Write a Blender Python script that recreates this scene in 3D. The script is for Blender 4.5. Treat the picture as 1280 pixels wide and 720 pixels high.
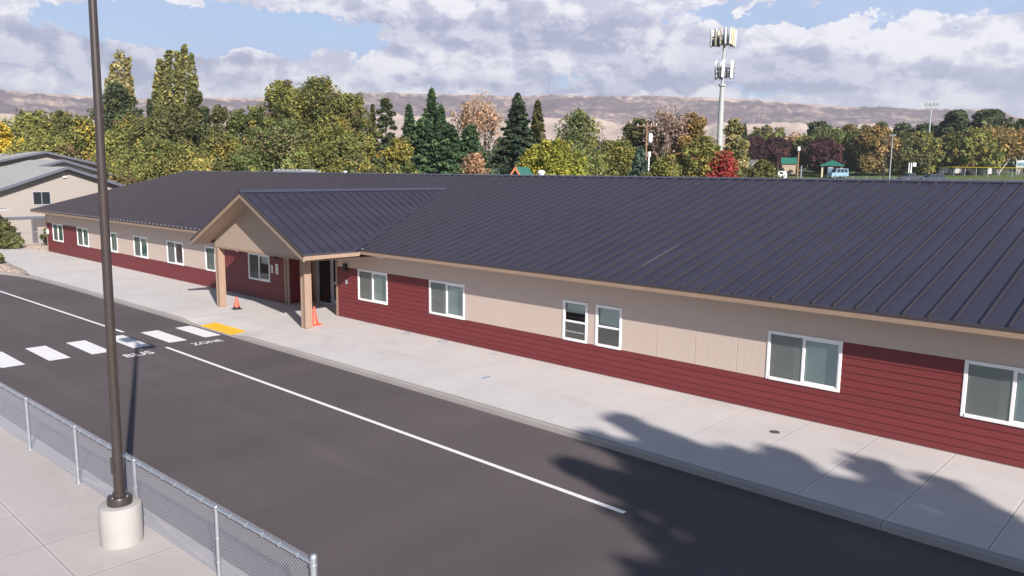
import bpy, math, random
import numpy as np
from mathutils import Vector, Matrix
R = math.radians
C = bpy.context.scene.collection
for o in list(bpy.data.objects): bpy.data.objects.remove(o)

# ---------------------------------------------------------------- camera
CAM = np.array([14.2562, -18.6265, 5.9662])
YAW, PIT, ROL, F = R(43.0397), R(8.35566), R(0.527728), 985.69
FW = np.array([-math.sin(YAW)*math.cos(PIT), math.cos(YAW)*math.cos(PIT), -math.sin(PIT)])
RT = np.array([math.cos(YAW), math.sin(YAW), 0.0]); UP = np.cross(RT, FW)
R2 = RT*math.cos(ROL)+UP*math.sin(ROL); U2 = -RT*math.sin(ROL)+UP*math.cos(ROL)
cd = bpy.data.cameras.new('camera'); cam = bpy.data.objects.new('camera', cd); C.objects.link(cam)
cd.sensor_width = 36; cd.lens = 36*F/1280; cd.clip_end = 20000; cd.clip_start = .1
m = Matrix(((R2[0], U2[0], -FW[0], CAM[0]), (R2[1], U2[1], -FW[1], CAM[1]), (R2[2], U2[2], -FW[2], CAM[2]), (0, 0, 0, 1)))
cam.matrix_world = m
bpy.context.scene.camera = cam
def ray(x, y): return FW+(x-640)/F*R2-(y-360)/F*U2
def at(x, y, D):                       # world point seen at a pixel of the photograph, D metres away on the map
    d = ray(x, y); return CAM+d*D/math.hypot(d[0], d[1])

# ---------------------------------------------------------------- sun, exposure
SC = bpy.context.scene
SC.view_settings.view_transform = 'Standard'; SC.view_settings.look = 'None'
SC.view_settings.gamma = 1; SC.view_settings.exposure = 0.92
SUN_EL = 28.0
sv = Vector((.926*math.cos(R(SUN_EL)), -.377*math.cos(R(SUN_EL)), math.sin(R(SUN_EL))))
sl = bpy.data.lights.new('sun', 'SUN'); sl.energy = 5.0; sl.angle = R(.5); sl.color = (1, .93, .86)
so = bpy.data.objects.new('sun', sl); C.objects.link(so); so.location = (60, -40, 60)
so.rotation_euler = sv.to_track_quat('Z', 'Y').to_euler()

# ---------------------------------------------------------------- sky with cumulus
W = bpy.data.worlds.new('World'); SC.world = W; W.use_nodes = True
nt = W.node_tree; nt.nodes.clear(); N = nt.nodes; L = nt.links
def node(nt, t, **k):
    n = nt.nodes.new(t)
    for a, b in k.items(): setattr(n, a, b)
    return n
def mth(nt, op, a, b=None, c=None, clamp=False):
    n = nt.nodes.new('ShaderNodeMath'); n.operation = op; n.use_clamp = clamp
    for i, v in enumerate((a, b, c)):
        if v is None: continue
        if isinstance(v, (int, float)): n.inputs[i].default_value = v
        else: nt.links.new(v, n.inputs[i])
    return n.outputs[0]
def sstep(nt, v, a, b):
    n = nt.nodes.new('ShaderNodeMapRange'); n.interpolation_type = 'SMOOTHSTEP'
    nt.links.new(v, n.inputs[0]); n.inputs[1].default_value = a; n.inputs[2].default_value = b
    return n.outputs[0]
out = node(nt, 'ShaderNodeOutputWorld'); bg = node(nt, 'ShaderNodeBackground'); L.new(bg.outputs[0], out.inputs[0])
SKY = .065
bg.inputs[1].default_value = SKY
sky = node(nt, 'ShaderNodeTexSky', sky_type='NISHITA', sun_disc=False)
sky.sun_elevation = R(SUN_EL); sky.sun_rotation = math.atan2(.926, -.377)
sky.altitude = 300; sky.air_density = 1.0; sky.dust_density = .4; sky.ozone_density = 2
tc = node(nt, 'ShaderNodeTexCoord'); sp = node(nt, 'ShaderNodeSeparateXYZ'); L.new(tc.outputs['Generated'], sp.inputs[0])
X, Y, Z = sp.outputs
az = mth(nt, 'MULTIPLY', mth(nt, 'ARCTAN2', mth(nt, 'MULTIPLY', X, -1.0), Y), 180/math.pi)   # degrees to the left of +Y
el = mth(nt, 'MULTIPLY', mth(nt, 'ARCSINE', Z), 180/math.pi)
def skypos(px, py):
    d = ray(px, py); d = d/np.linalg.norm(d)
    return math.degrees(math.atan2(-d[0], d[1])), math.degrees(math.asin(d[2]))
def comb(x, y, z):
    n = node(nt, 'ShaderNodeCombineXYZ')
    for i, v in enumerate((x, y, z)):
        if isinstance(v, (int, float)): n.inputs[i].default_value = v
        else: L.new(v, n.inputs[i])
    return n.outputs[0]
def noise(vec, scale, detail, rough, dist=0.0):
    n = node(nt, 'ShaderNodeTexNoise'); n.inputs['Scale'].default_value = scale; n.inputs['Detail'].default_value = detail
    n.inputs['Roughness'].default_value = rough; n.inputs['Distortion'].default_value = dist; L.new(vec, n.inputs['Vector']); return n.outputs['Fac']
def ellipse(px, py, rx, ry, soft=1.0, w=1.0):
    a0, e0 = skypos(px, py); k = 180/math.pi/F
    dx = mth(nt, 'DIVIDE', mth(nt, 'SUBTRACT', az, a0), rx*k); dy = mth(nt, 'DIVIDE', mth(nt, 'SUBTRACT', el, e0), ry*k)
    d = mth(nt, 'SQRT', mth(nt, 'ADD', mth(nt, 'MULTIPLY', dx, dx), mth(nt, 'MULTIPLY', dy, dy)))
    return mth(nt, 'MULTIPLY', sstep(nt, d, 1+soft, max(0, 1-soft)), w)
els = mth(nt, 'MULTIPLY', el, 1.5)
def warp(scale, seed, detail, rough):
    n = node(nt, 'ShaderNodeTexNoise'); n.inputs['Scale'].default_value = scale; n.inputs['Detail'].default_value = detail; n.inputs['Roughness'].default_value = rough
    L.new(comb(az, els, seed), n.inputs['Vector']); s_ = node(nt, 'ShaderNodeSeparateXYZ'); L.new(n.outputs['Color'], s_.inputs[0]); return s_.outputs
w1 = warp(.30, 2.0, 8, .62)
azw = mth(nt, 'ADD', az, mth(nt, 'MULTIPLY', mth(nt, 'SUBTRACT', w1[0], .5), 9.0))
elw = mth(nt, 'ADD', el, mth(nt, 'MULTIPLY', mth(nt, 'SUBTRACT', w1[1], .5), 4.6))
def ellipse(px, py, rx, ry, soft=1.0, w=1.0):
    a0, e0 = skypos(px, py); k = 180/math.pi/F
    dx = mth(nt, 'DIVIDE', mth(nt, 'SUBTRACT', azw, a0), rx*k); dy = mth(nt, 'DIVIDE', mth(nt, 'SUBTRACT', elw, e0), ry*k)
    d = mth(nt, 'ADD', mth(nt, 'MULTIPLY', dx, dx), mth(nt, 'MULTIPLY', dy, dy))
    return mth(nt, 'MULTIPLY', sstep(nt, d, (1+soft)**2, max(0, 1-soft)**2), w)
def total(lst):
    t_ = None
    for e in lst:
        v = ellipse(*e); t_ = v if t_ is None else mth(nt, 'ADD', t_, v)
    return t_
def field(de, dx, detail):
    v = comb(mth(nt, 'ADD', az, dx), mth(nt, 'ADD', els, de), 5.2)
    return mth(nt, 'ADD', mth(nt, 'MULTIPLY', noise(v, .11, 3, .5, .2), .5), mth(nt, 'MULTIPLY', noise(v, .36, detail, .62, .3), .5))
f0 = field(0.0, 0.0, 9); f1 = field(1.1, -.9, 6)
holes = total([(250, 36, 165, 23, .35, .38), (365, 46, 95, 25, .35, .38), (1085, 5, 220, 10, .5, .30), (1160, 12, 90, 10, .5, .2), (1095, 33, 34, 7, .6, .2), (712, 98, 40, 7, .6, .16), (985, 113, 62, 6, .5, .26), (690, 44, 30, 8, .8, .14), (180, 64, 26, 10, .9, .1)])
adds = total([(303, 64, 26, 13, .35, .42), (250, 2, 60, 5, .5, .25), (80, 70, 190, 60, .5, .14), (420, 104, 300, 24, .5, .16), (620, 30, 210, 40, .5, .16), (860, 70, 220, 60, .6, .12), (1150, 75, 200, 50, .6, .12)])
dens = mth(nt, 'ADD', mth(nt, 'SUBTRACT', f0, holes), adds)
dens = mth(nt, 'SUBTRACT', dens, mth(nt, 'MULTIPLY', sstep(nt, el, 13, 30), .30))      # clouds thinned overhead to lower the ambient light
away = sstep(nt, mth(nt, 'ABSOLUTE', mth(nt, 'SUBTRACT', az, 43.0)), 52, 88)             # unseen sky behind the camera is cleared of cloud to cut ambient light
dens = mth(nt, 'SUBTRACT', dens, mth(nt, 'MULTIPLY', away, .35))
cov = sstep(nt, dens, .405, .485)
# lit tops and edges, grey undersides
lit = sstep(nt, mth(nt, 'SUBTRACT', f1, f0), .07, -.07)
greys = total([(610, 38, 190, 26, .6, .42), (95, 76, 140, 22, .7, .40), (560, 104, 90, 8, .8, .14), (740, 104, 170, 13, .7, .30), (1060, 94, 250, 24, .6, .40), (960, 62, 80, 16, .8, .16), (1275, 34, 26, 14, .6, .4), (1205, 34, 14, 6, .8, .3), (310, 72, 24, 6, .8, .2), (800, 50, 60, 16, .8, .12)])
whites = total([(1170, 40, 130, 24, .7, .36), (1225, 68, 80, 20, .8, .22), (45, 98, 70, 10, .7, .40), (300, 56, 24, 9, .6, .30), (860, 124, 260, 6, .6, .26), (450, 118, 120, 8, .7, .28), (790, 82, 34, 12, .7, .30), (1020, 44, 60, 14, .8, .22), (900, 30, 70, 18, .8, .20), (640, 12, 150, 12, .8, .14), (700, 122, 120, 5, .8, .2), (80, 20, 90, 18, .9, .15), (1120, 62, 12, 12, .8, .2)])
fine = noise(comb(az, els, 1.7), 1.1, 7, .62, .4)
s2 = mth(nt, 'ADD', mth(nt, 'SUBTRACT', mth(nt, 'ADD', mth(nt, 'MULTIPLY', lit, .64), whites), greys), mth(nt, 'ADD', mth(nt, 'MULTIPLY', mth(nt, 'SUBTRACT', fine, .5), .32), .36), clamp=True)
cr = node(nt, 'ShaderNodeValToRGB'); L.new(s2, cr.inputs[0])
cr.color_ramp.elements[0].position = 0; cr.color_ramp.elements[0].color = (.315, .33, .45, 1)
cr.color_ramp.elements[1].position = 1; cr.color_ramp.elements[1].color = (.77, .755, .775, 1)
e = cr.color_ramp.elements.new(.45); e.color = (.50, .50, .60, 1)
sc_ = node(nt, 'ShaderNodeMixRGB', blend_type='MULTIPLY'); sc_.inputs[0].default_value = 1; L.new(cr.outputs[0], sc_.inputs[1])
CL = 11.3
sc_.inputs[2].default_value = (CL, CL, CL, 1)
# the blue between: Nishita lifted a little by thin cirrus
thin = noise(comb(mth(nt, 'MULTIPLY', az, .5), els, 9.0), .2, 6, .6, .6)
thinm = mth(nt, 'MULTIPLY', sstep(nt, thin, .35, .75), .5)
thinm = mth(nt, 'ADD', thinm, .55)
thinm = mth(nt, 'MAXIMUM', thinm, sstep(nt, el, 9, 2))
thinm = mth(nt, 'MULTIPLY', thinm, mth(nt, 'SUBTRACT', 1.0, mth(nt, 'MAXIMUM', away, sstep(nt, el, 13, 30))))
mx0 = node(nt, 'ShaderNodeMixRGB'); L.new(thinm, mx0.inputs[0]); L.new(sky.outputs[0], mx0.inputs[1]); mx0.inputs[2].default_value = (4.1, 5.2, 7.7, 1)
mx = node(nt, 'ShaderNodeMixRGB'); L.new(mth(nt, 'MULTIPLY', cov, .97), mx.inputs[0]); L.new(mx0.outputs[0], mx.inputs[1]); L.new(sc_.outputs[0], mx.inputs[2])
L.new(mx.outputs[0], bg.inputs[0])

# ---------------------------------------------------------------- materials
MATS = {}
def mat(name, col, rough=.8, var=.0, vscale=2.0, metal=0.0, spec=.5, bump=0.0, bscale=20.0, stretch=(1, 1, 1), coords='Object', dark=None):
    if name in MATS: return MATS[name]
    M_ = bpy.data.materials.new(name); M_.use_nodes = True; t = M_.node_tree
    b = t.nodes['Principled BSDF']; b.inputs['Roughness'].default_value = rough; b.inputs['Metallic'].default_value = metal
    b.inputs['Specular IOR Level'].default_value = spec
    tcn = node(t, 'ShaderNodeTexCoord'); mp = node(t, 'ShaderNodeMapping'); t.links.new(tcn.outputs[coords], mp.inputs[0]); mp.inputs['Scale'].default_value = stretch
    c = (*col, 1)
    if var:
        n = node(t, 'ShaderNodeTexNoise'); n.inputs['Scale'].default_value = vscale; n.inputs['Detail'].default_value = 8; n.inputs['Roughness'].default_value = .65
        t.links.new(mp.outputs[0], n.inputs[0])
        r = node(t, 'ShaderNodeValToRGB'); t.links.new(n.outputs['Fac'], r.inputs[0])
        r.color_ramp.elements[0].position = .3; r.color_ramp.elements[1].position = .7
        r.color_ramp.elements[0].color = (*[v*(1-var) for v in col], 1); r.color_ramp.elements[1].color = (*[min(1, v*(1+var)) for v in col], 1)
        t.links.new(r.outputs[0], b.inputs['Base Color'])
    else: b.inputs['Base Color'].default_value = c
    if bump:
        n2 = node(t, 'ShaderNodeTexNoise'); n2.inputs['Scale'].default_value = bscale; n2.inputs['Detail'].default_value = 4; t.links.new(mp.outputs[0], n2.inputs[0])
        bm = node(t, 'ShaderNodeBump'); bm.inputs['Strength'].default_value = bump; bm.inputs['Distance'].default_value = .02
        t.links.new(n2.outputs['Fac'], bm.inputs['Height']); t.links.new(bm.outputs[0], b.inputs['Normal'])
    MATS[name] = M_; return M_

def concrete(name, col, x0, px, y0s, wide=.014, rot=0.0, marks=True):
    """broom-finished concrete with tooled joints across (every px metres) and along (at y0s)"""
    M_ = bpy.data.materials.new(name); M_.use_nodes = True; t = M_.node_tree; b = t.nodes['Principled BSDF']; b.inputs['Roughness'].default_value = .82
    g = node(t, 'ShaderNodeNewGeometry'); s = node(t, 'ShaderNodeSeparateXYZ'); t.links.new(g.outputs['Position'], s.inputs[0])
    xx, yy = s.outputs[0], s.outputs[1]
    if rot: yy = mth(t, 'ADD', yy, mth(t, 'MULTIPLY', xx, -rot))
    slab = mth(t, 'FLOOR', mth(t, 'DIVIDE', mth(t, 'SUBTRACT', xx, x0), px))
    fx = mth(t, 'FRACT', mth(t, 'DIVIDE', mth(t, 'SUBTRACT', xx, x0), px))
    dx = mth(t, 'MULTIPLY', mth(t, 'MINIMUM', fx, mth(t, 'SUBTRACT', 1.0, fx)), px)
    d = dx
    for y0 in y0s: d = mth(t, 'MINIMUM', d, mth(t, 'ADD', mth(t, 'ABSOLUTE', mth(t, 'SUBTRACT', yy, y0)), .003))
    core = sstep(t, d, wide, wide*.4); shoulder = sstep(t, d, wide*5, wide*2)
    n = node(t, 'ShaderNodeTexNoise'); n.inputs['Scale'].default_value = .55; n.inputs['Detail'].default_value = 9; n.inputs['Roughness'].default_value = .68
    n3 = node(t, 'ShaderNodeTexNoise'); n3.inputs['Scale'].default_value = 42; n3.inputs['Detail'].default_value = 3
    t.links.new(g.outputs['Position'], n.inputs[0]); t.links.new(g.outputs['Position'], n3.inputs[0])
    wn = node(t, 'ShaderNodeTexWhiteNoise', noise_dimensions='1D'); t.links.new(slab, wn.inputs['W'])
    v = mth(t, 'ADD', mth(t, 'MULTIPLY', sstep(t, n.outputs['Fac'], .3, .72), .10), mth(t, 'MULTIPLY', wn.outputs['Value'], .05))
    v = mth(t, 'ADD', v, mth(t, 'MULTIPLY', n3.outputs['Fac'], .06))
    # damp dirt in drifts
    n4 = node(t, 'ShaderNodeTexNoise'); n4.inputs['Scale'].default_value = .9; n4.inputs['Detail'].default_value = 5; n4.inputs['Distortion'].default_value = 1.6
    mpp = node(t, 'ShaderNodeMapping'); mpp.inputs['Scale'].default_value = (.35, 1.3, 1); t.links.new(g.outputs['Position'], mpp.inputs[0]); t.links.new(mpp.outputs[0], n4.inputs[0])
    v = mth(t, 'SUBTRACT', v, mth(t, 'MULTIPLY', sstep(t, n4.outputs['Fac'], .56, .72), .06))
    v = mth(t, 'ADD', v, .88); v = mth(t, 'ADD', v, mth(t, 'MULTIPLY', shoulder, .09)); v = mth(t, 'SUBTRACT', v, mth(t, 'MULTIPLY', core, .55))
    mxn = node(t, 'ShaderNodeMixRGB', blend_type='MULTIPLY'); mxn.inputs[0].default_value = 1; mxn.inputs[1].default_value = (*col, 1); t.links.new(v, mxn.inputs[2])
    t.links.new(mxn.outputs[0], b.inputs['Base Color'])
    bm = node(t, 'ShaderNodeBump'); bm.inputs['Strength'].default_value = .25; bm.inputs['Distance'].default_value = .01
    t.links.new(mth(t, 'SUBTRACT', mth(t, 'MULTIPLY', n3.outputs['Fac'], .3), core), bm.inputs['Height']); t.links.new(bm.outputs[0], b.inputs['Normal'])
    MATS[name] = M_; return M_

def asphalt():
    M_ = bpy.data.materials.new('asphalt'); M_.use_nodes = True; t = M_.node_tree; b = t.nodes['Principled BSDF']; b.inputs['Roughness'].default_value = .78; b.inputs['Specular IOR Level'].default_value = .2
    g = node(t, 'ShaderNodeNewGeometry')
    def nz(scale, det, st=(1, 1, 1), dist=0, rot=0):
        mp = node(t, 'ShaderNodeMapping'); mp.inputs['Scale'].default_value = st; mp.inputs['Rotation'].default_value = (0, 0, rot); t.links.new(g.outputs['Position'], mp.inputs[0])
        n = node(t, 'ShaderNodeTexNoise'); n.inputs['Scale'].default_value = scale; n.inputs['Detail'].default_value = det; n.inputs['Distortion'].default_value = dist; t.links.new(mp.outputs[0], n.inputs[0]); return n.outputs['Fac']
    a = nz(.33, 4, (1.0, .22, 1), .5, R(12)); bb = nz(.16, 5, (1, 1, 1), .8); c = nz(60, 3); tr = nz(.45, 3, (.12, 1.6, 1), .2)
    v = mth(t, 'ADD', mth(t, 'MULTIPLY', sstep(t, a, .38, .66), .13), mth(t, 'MULTIPLY', sstep(t, bb, .3, .7), .10))
    v = mth(t, 'ADD', v, mth(t, 'MULTIPLY', sstep(t, tr, .45, .7), .10)); v = mth(t, 'ADD', v, mth(t, 'MULTIPLY', c, .44)); v = mth(t, 'ADD', v, .62)
    vo = node(t, 'ShaderNodeTexVoronoi'); vo.inputs['Scale'].default_value = 1.9; t.links.new(g.outputs['Position'], vo.inputs['Vector'])
    v = mth(t, 'ADD', v, mth(t, 'MULTIPLY', sstep(t, vo.outputs['Distance'], .022, .012), 2.2))
    mxn = node(t, 'ShaderNodeMixRGB', blend_type='MULTIPLY'); mxn.inputs[0].default_value = 1; mxn.inputs[1].default_value = (.096, .081, .083, 1); t.links.new(v, mxn.inputs[2])
    t.links.new(mxn.outputs[0], b.inputs['Base Color'])
    bm = node(t, 'ShaderNodeBump'); bm.inputs['Strength'].default_value = .35; bm.inputs['Distance'].default_value = .01; t.links.new(c, bm.inputs['Height']); t.links.new(bm.outputs[0], b.inputs['Normal'])
    MATS['asphalt'] = M_
asphalt()
concrete('sidewalk_concrete', (.495, .468, .458), 10.12, 1.59, (-1.55, -3.2))
concrete('plaza_concrete', (.41, .372, .36), .72, 1.54, (-15.04, -17.6), rot=.0)
concrete('kerb_concrete', (.30, .275, .262), 10.12, 3.18, ())
concrete('base_concrete', (.335, .32, .31), 300, 600, ())

def siding_mat():
    M_ = bpy.data.materials.new('red_lap_siding'); M_.use_nodes = True; t = M_.node_tree; b = t.nodes['Principled BSDF']; b.inputs['Roughness'].default_value = .6
    g = node(t, 'ShaderNodeNewGeometry'); s = node(t, 'ShaderNodeSeparateXYZ'); t.links.new(g.outputs['Position'], s.inputs[0])
    row = mth(t, 'FLOOR', mth(t, 'DIVIDE', s.outputs[2], .1742)); wn = node(t, 'ShaderNodeTexWhiteNoise', noise_dimensions='1D'); t.links.new(row, wn.inputs['W'])
    mp = node(t, 'ShaderNodeMapping'); mp.inputs['Scale'].default_value = (1.2, 1, 9); t.links.new(g.outputs['Position'], mp.inputs[0])
    n = node(t, 'ShaderNodeTexNoise'); n.inputs['Scale'].default_value = 4; n.inputs['Detail'].default_value = 7; t.links.new(mp.outputs[0], n.inputs[0])
    n2 = node(t, 'ShaderNodeTexNoise'); n2.inputs['Scale'].default_value = 130; t.links.new(g.outputs['Position'], n2.inputs[0])
    jf = mth(t, 'FRACT', mth(t, 'ADD', mth(t, 'DIVIDE', s.outputs[0], 3.66), mth(t, 'MULTIPLY', wn.outputs['Value'], 7.0))); jd = mth(t, 'MULTIPLY', mth(t, 'MINIMUM', jf, mth(t, 'SUBTRACT', 1.0, jf)), 3.66)
    v = mth(t, 'ADD', mth(t, 'MULTIPLY', wn.outputs['Value'], .10), mth(t, 'MULTIPLY', n.outputs['Fac'], .16)); v = mth(t, 'SUBTRACT', v, mth(t, 'MULTIPLY', sstep(t, jd, .008, .003), .35)); v = mth(t, 'SUBTRACT', v, mth(t, 'MULTIPLY', sstep(t, s.outputs[2], .22, .0), .10)); v = mth(t, 'ADD', v, mth(t, 'MULTIPLY', n2.outputs['Fac'], .16)); v = mth(t, 'ADD', v, .80)
    mxn = node(t, 'ShaderNodeMixRGB', blend_type='MULTIPLY'); mxn.inputs[0].default_value = 1; mxn.inputs[1].default_value = (.15, .022, .024, 1); t.links.new(v, mxn.inputs[2]); t.links.new(mxn.outputs[0], b.inputs['Base Color'])
    bm = node(t, 'ShaderNodeBump'); bm.inputs['Strength'].default_value = .25; bm.inputs['Distance'].default_value = .01; t.links.new(n.outputs['Fac'], bm.inputs['Height']); t.links.new(bm.outputs[0], b.inputs['Normal'])
    MATS['red'] = M_
def tan_mat(name, col, per=.203, axis=0):
    """vertically grooved panel siding"""
    M_ = bpy.data.materials.new(name); M_.use_nodes = True; t = M_.node_tree; b = t.nodes['Principled BSDF']; b.inputs['Roughness'].default_value = .75
    g = node(t, 'ShaderNodeNewGeometry'); s = node(t, 'ShaderNodeSeparateXYZ'); t.links.new(g.outputs['Position'], s.inputs[0]); xx = s.outputs[axis]
    f = mth(t, 'FRACT', mth(t, 'DIVIDE', xx, per)); d = mth(t, 'MULTIPLY', mth(t, 'MINIMUM', f, mth(t, 'SUBTRACT', 1.0, f)), per); gr = sstep(t, d, .009, .003)
    f2 = mth(t, 'FRACT', mth(t, 'DIVIDE', xx, 1.22)); d2 = mth(t, 'MULTIPLY', mth(t, 'MINIMUM', f2, mth(t, 'SUBTRACT', 1.0, f2)), 1.22); sm = sstep(t, d2, .013, .005)
    mp = node(t, 'ShaderNodeMapping'); mp.inputs['Scale'].default_value = (6, 6, .6); t.links.new(g.outputs['Position'], mp.inputs[0])
    n = node(t, 'ShaderNodeTexNoise'); n.inputs['Scale'].default_value = 3; n.inputs['Detail'].default_value = 6; t.links.new(mp.outputs[0], n.inputs[0])
    n2 = node(t, 'ShaderNodeTexNoise'); n2.inputs['Scale'].default_value = 90; t.links.new(g.outputs['Position'], n2.inputs[0])
    v = mth(t, 'ADD', mth(t, 'MULTIPLY', n.outputs['Fac'], .09), mth(t, 'MULTIPLY', n2.outputs['Fac'], .06)); v = mth(t, 'ADD', v, .925); v = mth(t, 'SUBTRACT', v, mth(t, 'MULTIPLY', gr, .03)); v = mth(t, 'SUBTRACT', v, mth(t, 'MULTIPLY', sm, .035))
    mxn = node(t, 'ShaderNodeMixRGB', blend_type='MULTIPLY'); mxn.inputs[0].default_value = 1; mxn.inputs[1].default_value = (*col, 1); t.links.new(v, mxn.inputs[2]); t.links.new(mxn.outputs[0], b.inputs['Base Color'])
    bm = node(t, 'ShaderNodeBump'); bm.inputs['Strength'].default_value = .4; bm.inputs['Distance'].default_value = .008; t.links.new(mth(t, 'SUBTRACT', 0.0, mth(t, 'ADD', gr, sm)), bm.inputs['Height']); t.links.new(bm.outputs[0], b.inputs['Normal'])
    MATS[name] = M_
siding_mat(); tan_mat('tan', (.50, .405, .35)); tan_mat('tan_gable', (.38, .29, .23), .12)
tan_mat('apt', (.29, .258, .235), .3, 1)
mat('trim', (.29, .20, .145), .6, .06, 3); mat('soffit', (.36, .26, .20), .7, .05, 2)
mat('roof', (.033, .030, .049), .46, .16, .7, spec=.36, bump=.16, bscale=.9, stretch=(1.6, .35, 1)); mat('rib', (.034, .028, .034), .5, .06, 2); mat('roof_edge', (.05, .043, .052), .45)
mat('clip', (.36, .34, .36), .5); mat('ridge', (.05, .05, .075), .35, .08, 1)
mat('white', (.78, .78, .79), .35, .03, 5); mat('paint_white', (.70, .69, .69), .7, .12, 14, bump=.5, bscale=70); mat('paint_yellow', (.80, .42, .02), .7, .07, 9, bump=.6, bscale=90)
mat('blue_chalk', (.10, .20, .45), .9, .3, 30)
mat('galv', (.50, .53, .58), .35, .08, 30, metal=.75); mat('wire', (.30, .31, .36), .45, 0, metal=.3)
mat('bronze', (.040, .030, .028), .38, .12, 6); mat('black', (.015, .015, .016), .5); mat('dark_frame', (.10, .10, .11), .4); mat('alu', (.42, .43, .46), .35, .05, 4, metal=.3)
mat('cone_orange', (.85, .085, .05), .5, .05, 6); mat('red_plastic', (.45, .02, .02), .35); mat('cast_iron', (.12, .075, .055), .6, .3, 30, bump=.4, bscale=60)
mat('blind', (.80, .84, .81), .8, .04, 4, stretch=(1, 1, 14)); mat('pane_glare', (.93, .98, .92), .8, .02, 3); mat('blind_bright', (.50, .66, .58), .8, .05, 3); mat('curtain_green', (.42, .66, .54), .8, .1, 5, stretch=(6, 6, .5)); mat('paper', (.75, .74, .72), .7); mat('ink', (.10, .10, .12), .7)
mat('shingle', (.31, .305, .30), .85, .10, 1.4, bump=.3, bscale=6); mat('blue_trim', (.10, .105, .14), .6, .06, 3); mat('dark_wood', (.09, .075, .075), .8)
mat('green_roof', (.02, .13, .095), .5, .08, 1); mat('post_tan', (.62, .52, .36), .7); mat('brown_wall', (.24, .17, .13), .8, .1, 1); mat('brick_wall', (.36, .27, .21), .85, .1, 1)
mat('pale_wall', (.60, .58, .56), .7, .05, 1); mat('wood_pole', (.20, .115, .07), .8, .2, 3, stretch=(8, 8, .6)); mat('yellow_cap', (.75, .55, .03), .5); mat('pale_yellow', (.62, .50, .26), .6)
mat('car_blue', (.20, .32, .42), .3, .03, 2); mat('car_dark', (.035, .045, .065), .22); mat('car_grey', (.05, .055, .07), .25); mat('tyre', (.02, .02, .02), .8); mat('car_glass', (.02, .025, .03), .08); mat('chrome', (.6, .6, .62), .2, metal=.9)
mat('tower_grey', (.34, .35, .36), .5, .05, .7); mat('antenna_white', (.74, .75, .76), .4); mat('antenna_cream', (.72, .60, .42), .4); mat('mount_dark', (.10, .10, .11), .6)
mat('bark', (.11, .085, .07), .9, .25, 3); mat('bark_white', (.50, .44, .38), .8, .3, 5); mat('bark_pink', (.32, .22, .18), .85, .2, 4)
mat('gravel', (.33, .26, .22), .95, .45, 7, bump=.8, bscale=18)
def ground_mat():
    M_ = bpy.data.materials.new('ground'); M_.use_nodes = True; t = M_.node_tree; b = t.nodes['Principled BSDF']; b.inputs['Roughness'].default_value = .95; b.inputs['Specular IOR Level'].default_value = .1
    g = node(t, 'ShaderNodeNewGeometry'); n = node(t, 'ShaderNodeTexNoise'); n.inputs['Scale'].default_value = .035; n.inputs['Detail'].default_value = 8; t.links.new(g.outputs['Position'], n.inputs[0])
    n2 = node(t, 'ShaderNodeTexNoise'); n2.inputs['Scale'].default_value = 1.1; n2.inputs['Detail'].default_value = 6; t.links.new(g.outputs['Position'], n2.inputs[0])
    ln = node(t, 'ShaderNodeVectorMath', operation='LENGTH'); t.links.new(g.outputs['Position'], ln.inputs[0])
    far = sstep(t, ln.outputs['Value'], 700, 1300)
    r = node(t, 'ShaderNodeValToRGB'); t.links.new(n.outputs['Fac'], r.inputs[0]); r.color_ramp.elements[0].position = .35; r.color_ramp.elements[1].position = .7
    r.color_ramp.elements[0].color = (.075, .112, .034, 1); r.color_ramp.elements[1].color = (.11, .138, .046, 1)
    m1 = node(t, 'ShaderNodeMixRGB', blend_type='MULTIPLY'); m1.inputs[0].default_value = .5; t.links.new(r.outputs[0], m1.inputs[1]); t.links.new(mth(t, 'ADD', n2.outputs['Fac'], .5), m1.inputs[2])
    m2 = node(t, 'ShaderNodeMixRGB'); t.links.new(far, m2.inputs[0]); t.links.new(m1.outputs[0], m2.inputs[1]); m2.inputs[2].default_value = (.30, .24, .18, 1); t.links.new(m2.outputs[0], b.inputs['Base Color'])
    MATS['ground'] = M_
ground_mat()
def hill_mat():
    M_ = bpy.data.materials.new('hill'); M_.use_nodes = True; t = M_.node_tree; b = t.nodes['Principled BSDF']; b.inputs['Roughness'].default_value = 1; b.inputs['Specular IOR Level'].default_value = 0
    a = node(t, 'ShaderNodeAttribute'); a.attribute_name = 'rock'; g = node(t, 'ShaderNodeNewGeometry')
    def hn(sc, det, rough, st):
        mp = node(t, 'ShaderNodeMapping'); mp.inputs['Scale'].default_value = st; t.links.new(g.outputs['Position'], mp.inputs[0])
        n = node(t, 'ShaderNodeTexNoise'); n.inputs['Scale'].default_value = sc; n.inputs['Detail'].default_value = det; n.inputs['Roughness'].default_value = rough; t.links.new(mp.outputs[0], n.inputs[0]); return mth(t, 'SUBTRACT', n.outputs['Fac'], .5)
    v = mth(t, 'ADD', a.outputs['Fac'], mth(t, 'MULTIPLY', hn(.012, 7, .65, (1, 1, 2)), 1.5)); v = mth(t, 'ADD', v, mth(t, 'MULTIPLY', hn(.05, 6, .75, (1, 1, .35)), 1.8)); v = mth(t, 'ADD', v, mth(t, 'MULTIPLY', hn(.022, 4, .7, (.15, .15, 3.5)), 1.0))
    r = node(t, 'ShaderNodeValToRGB'); t.links.new(v, r.inputs[0])
    r.color_ramp.elements[0].position = .15; r.color_ramp.elements[0].color = (.44, .335, .265, 1); r.color_ramp.elements[1].position = .80; r.color_ramp.elements[1].color = (.11, .078, .082, 1)
    e = r.color_ramp.elements.new(.48); e.color = (.27, .20, .17, 1)
    t.links.new(r.outputs[0], b.inputs['Base Color']); MATS['hill'] = M_
hill_mat()
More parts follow.
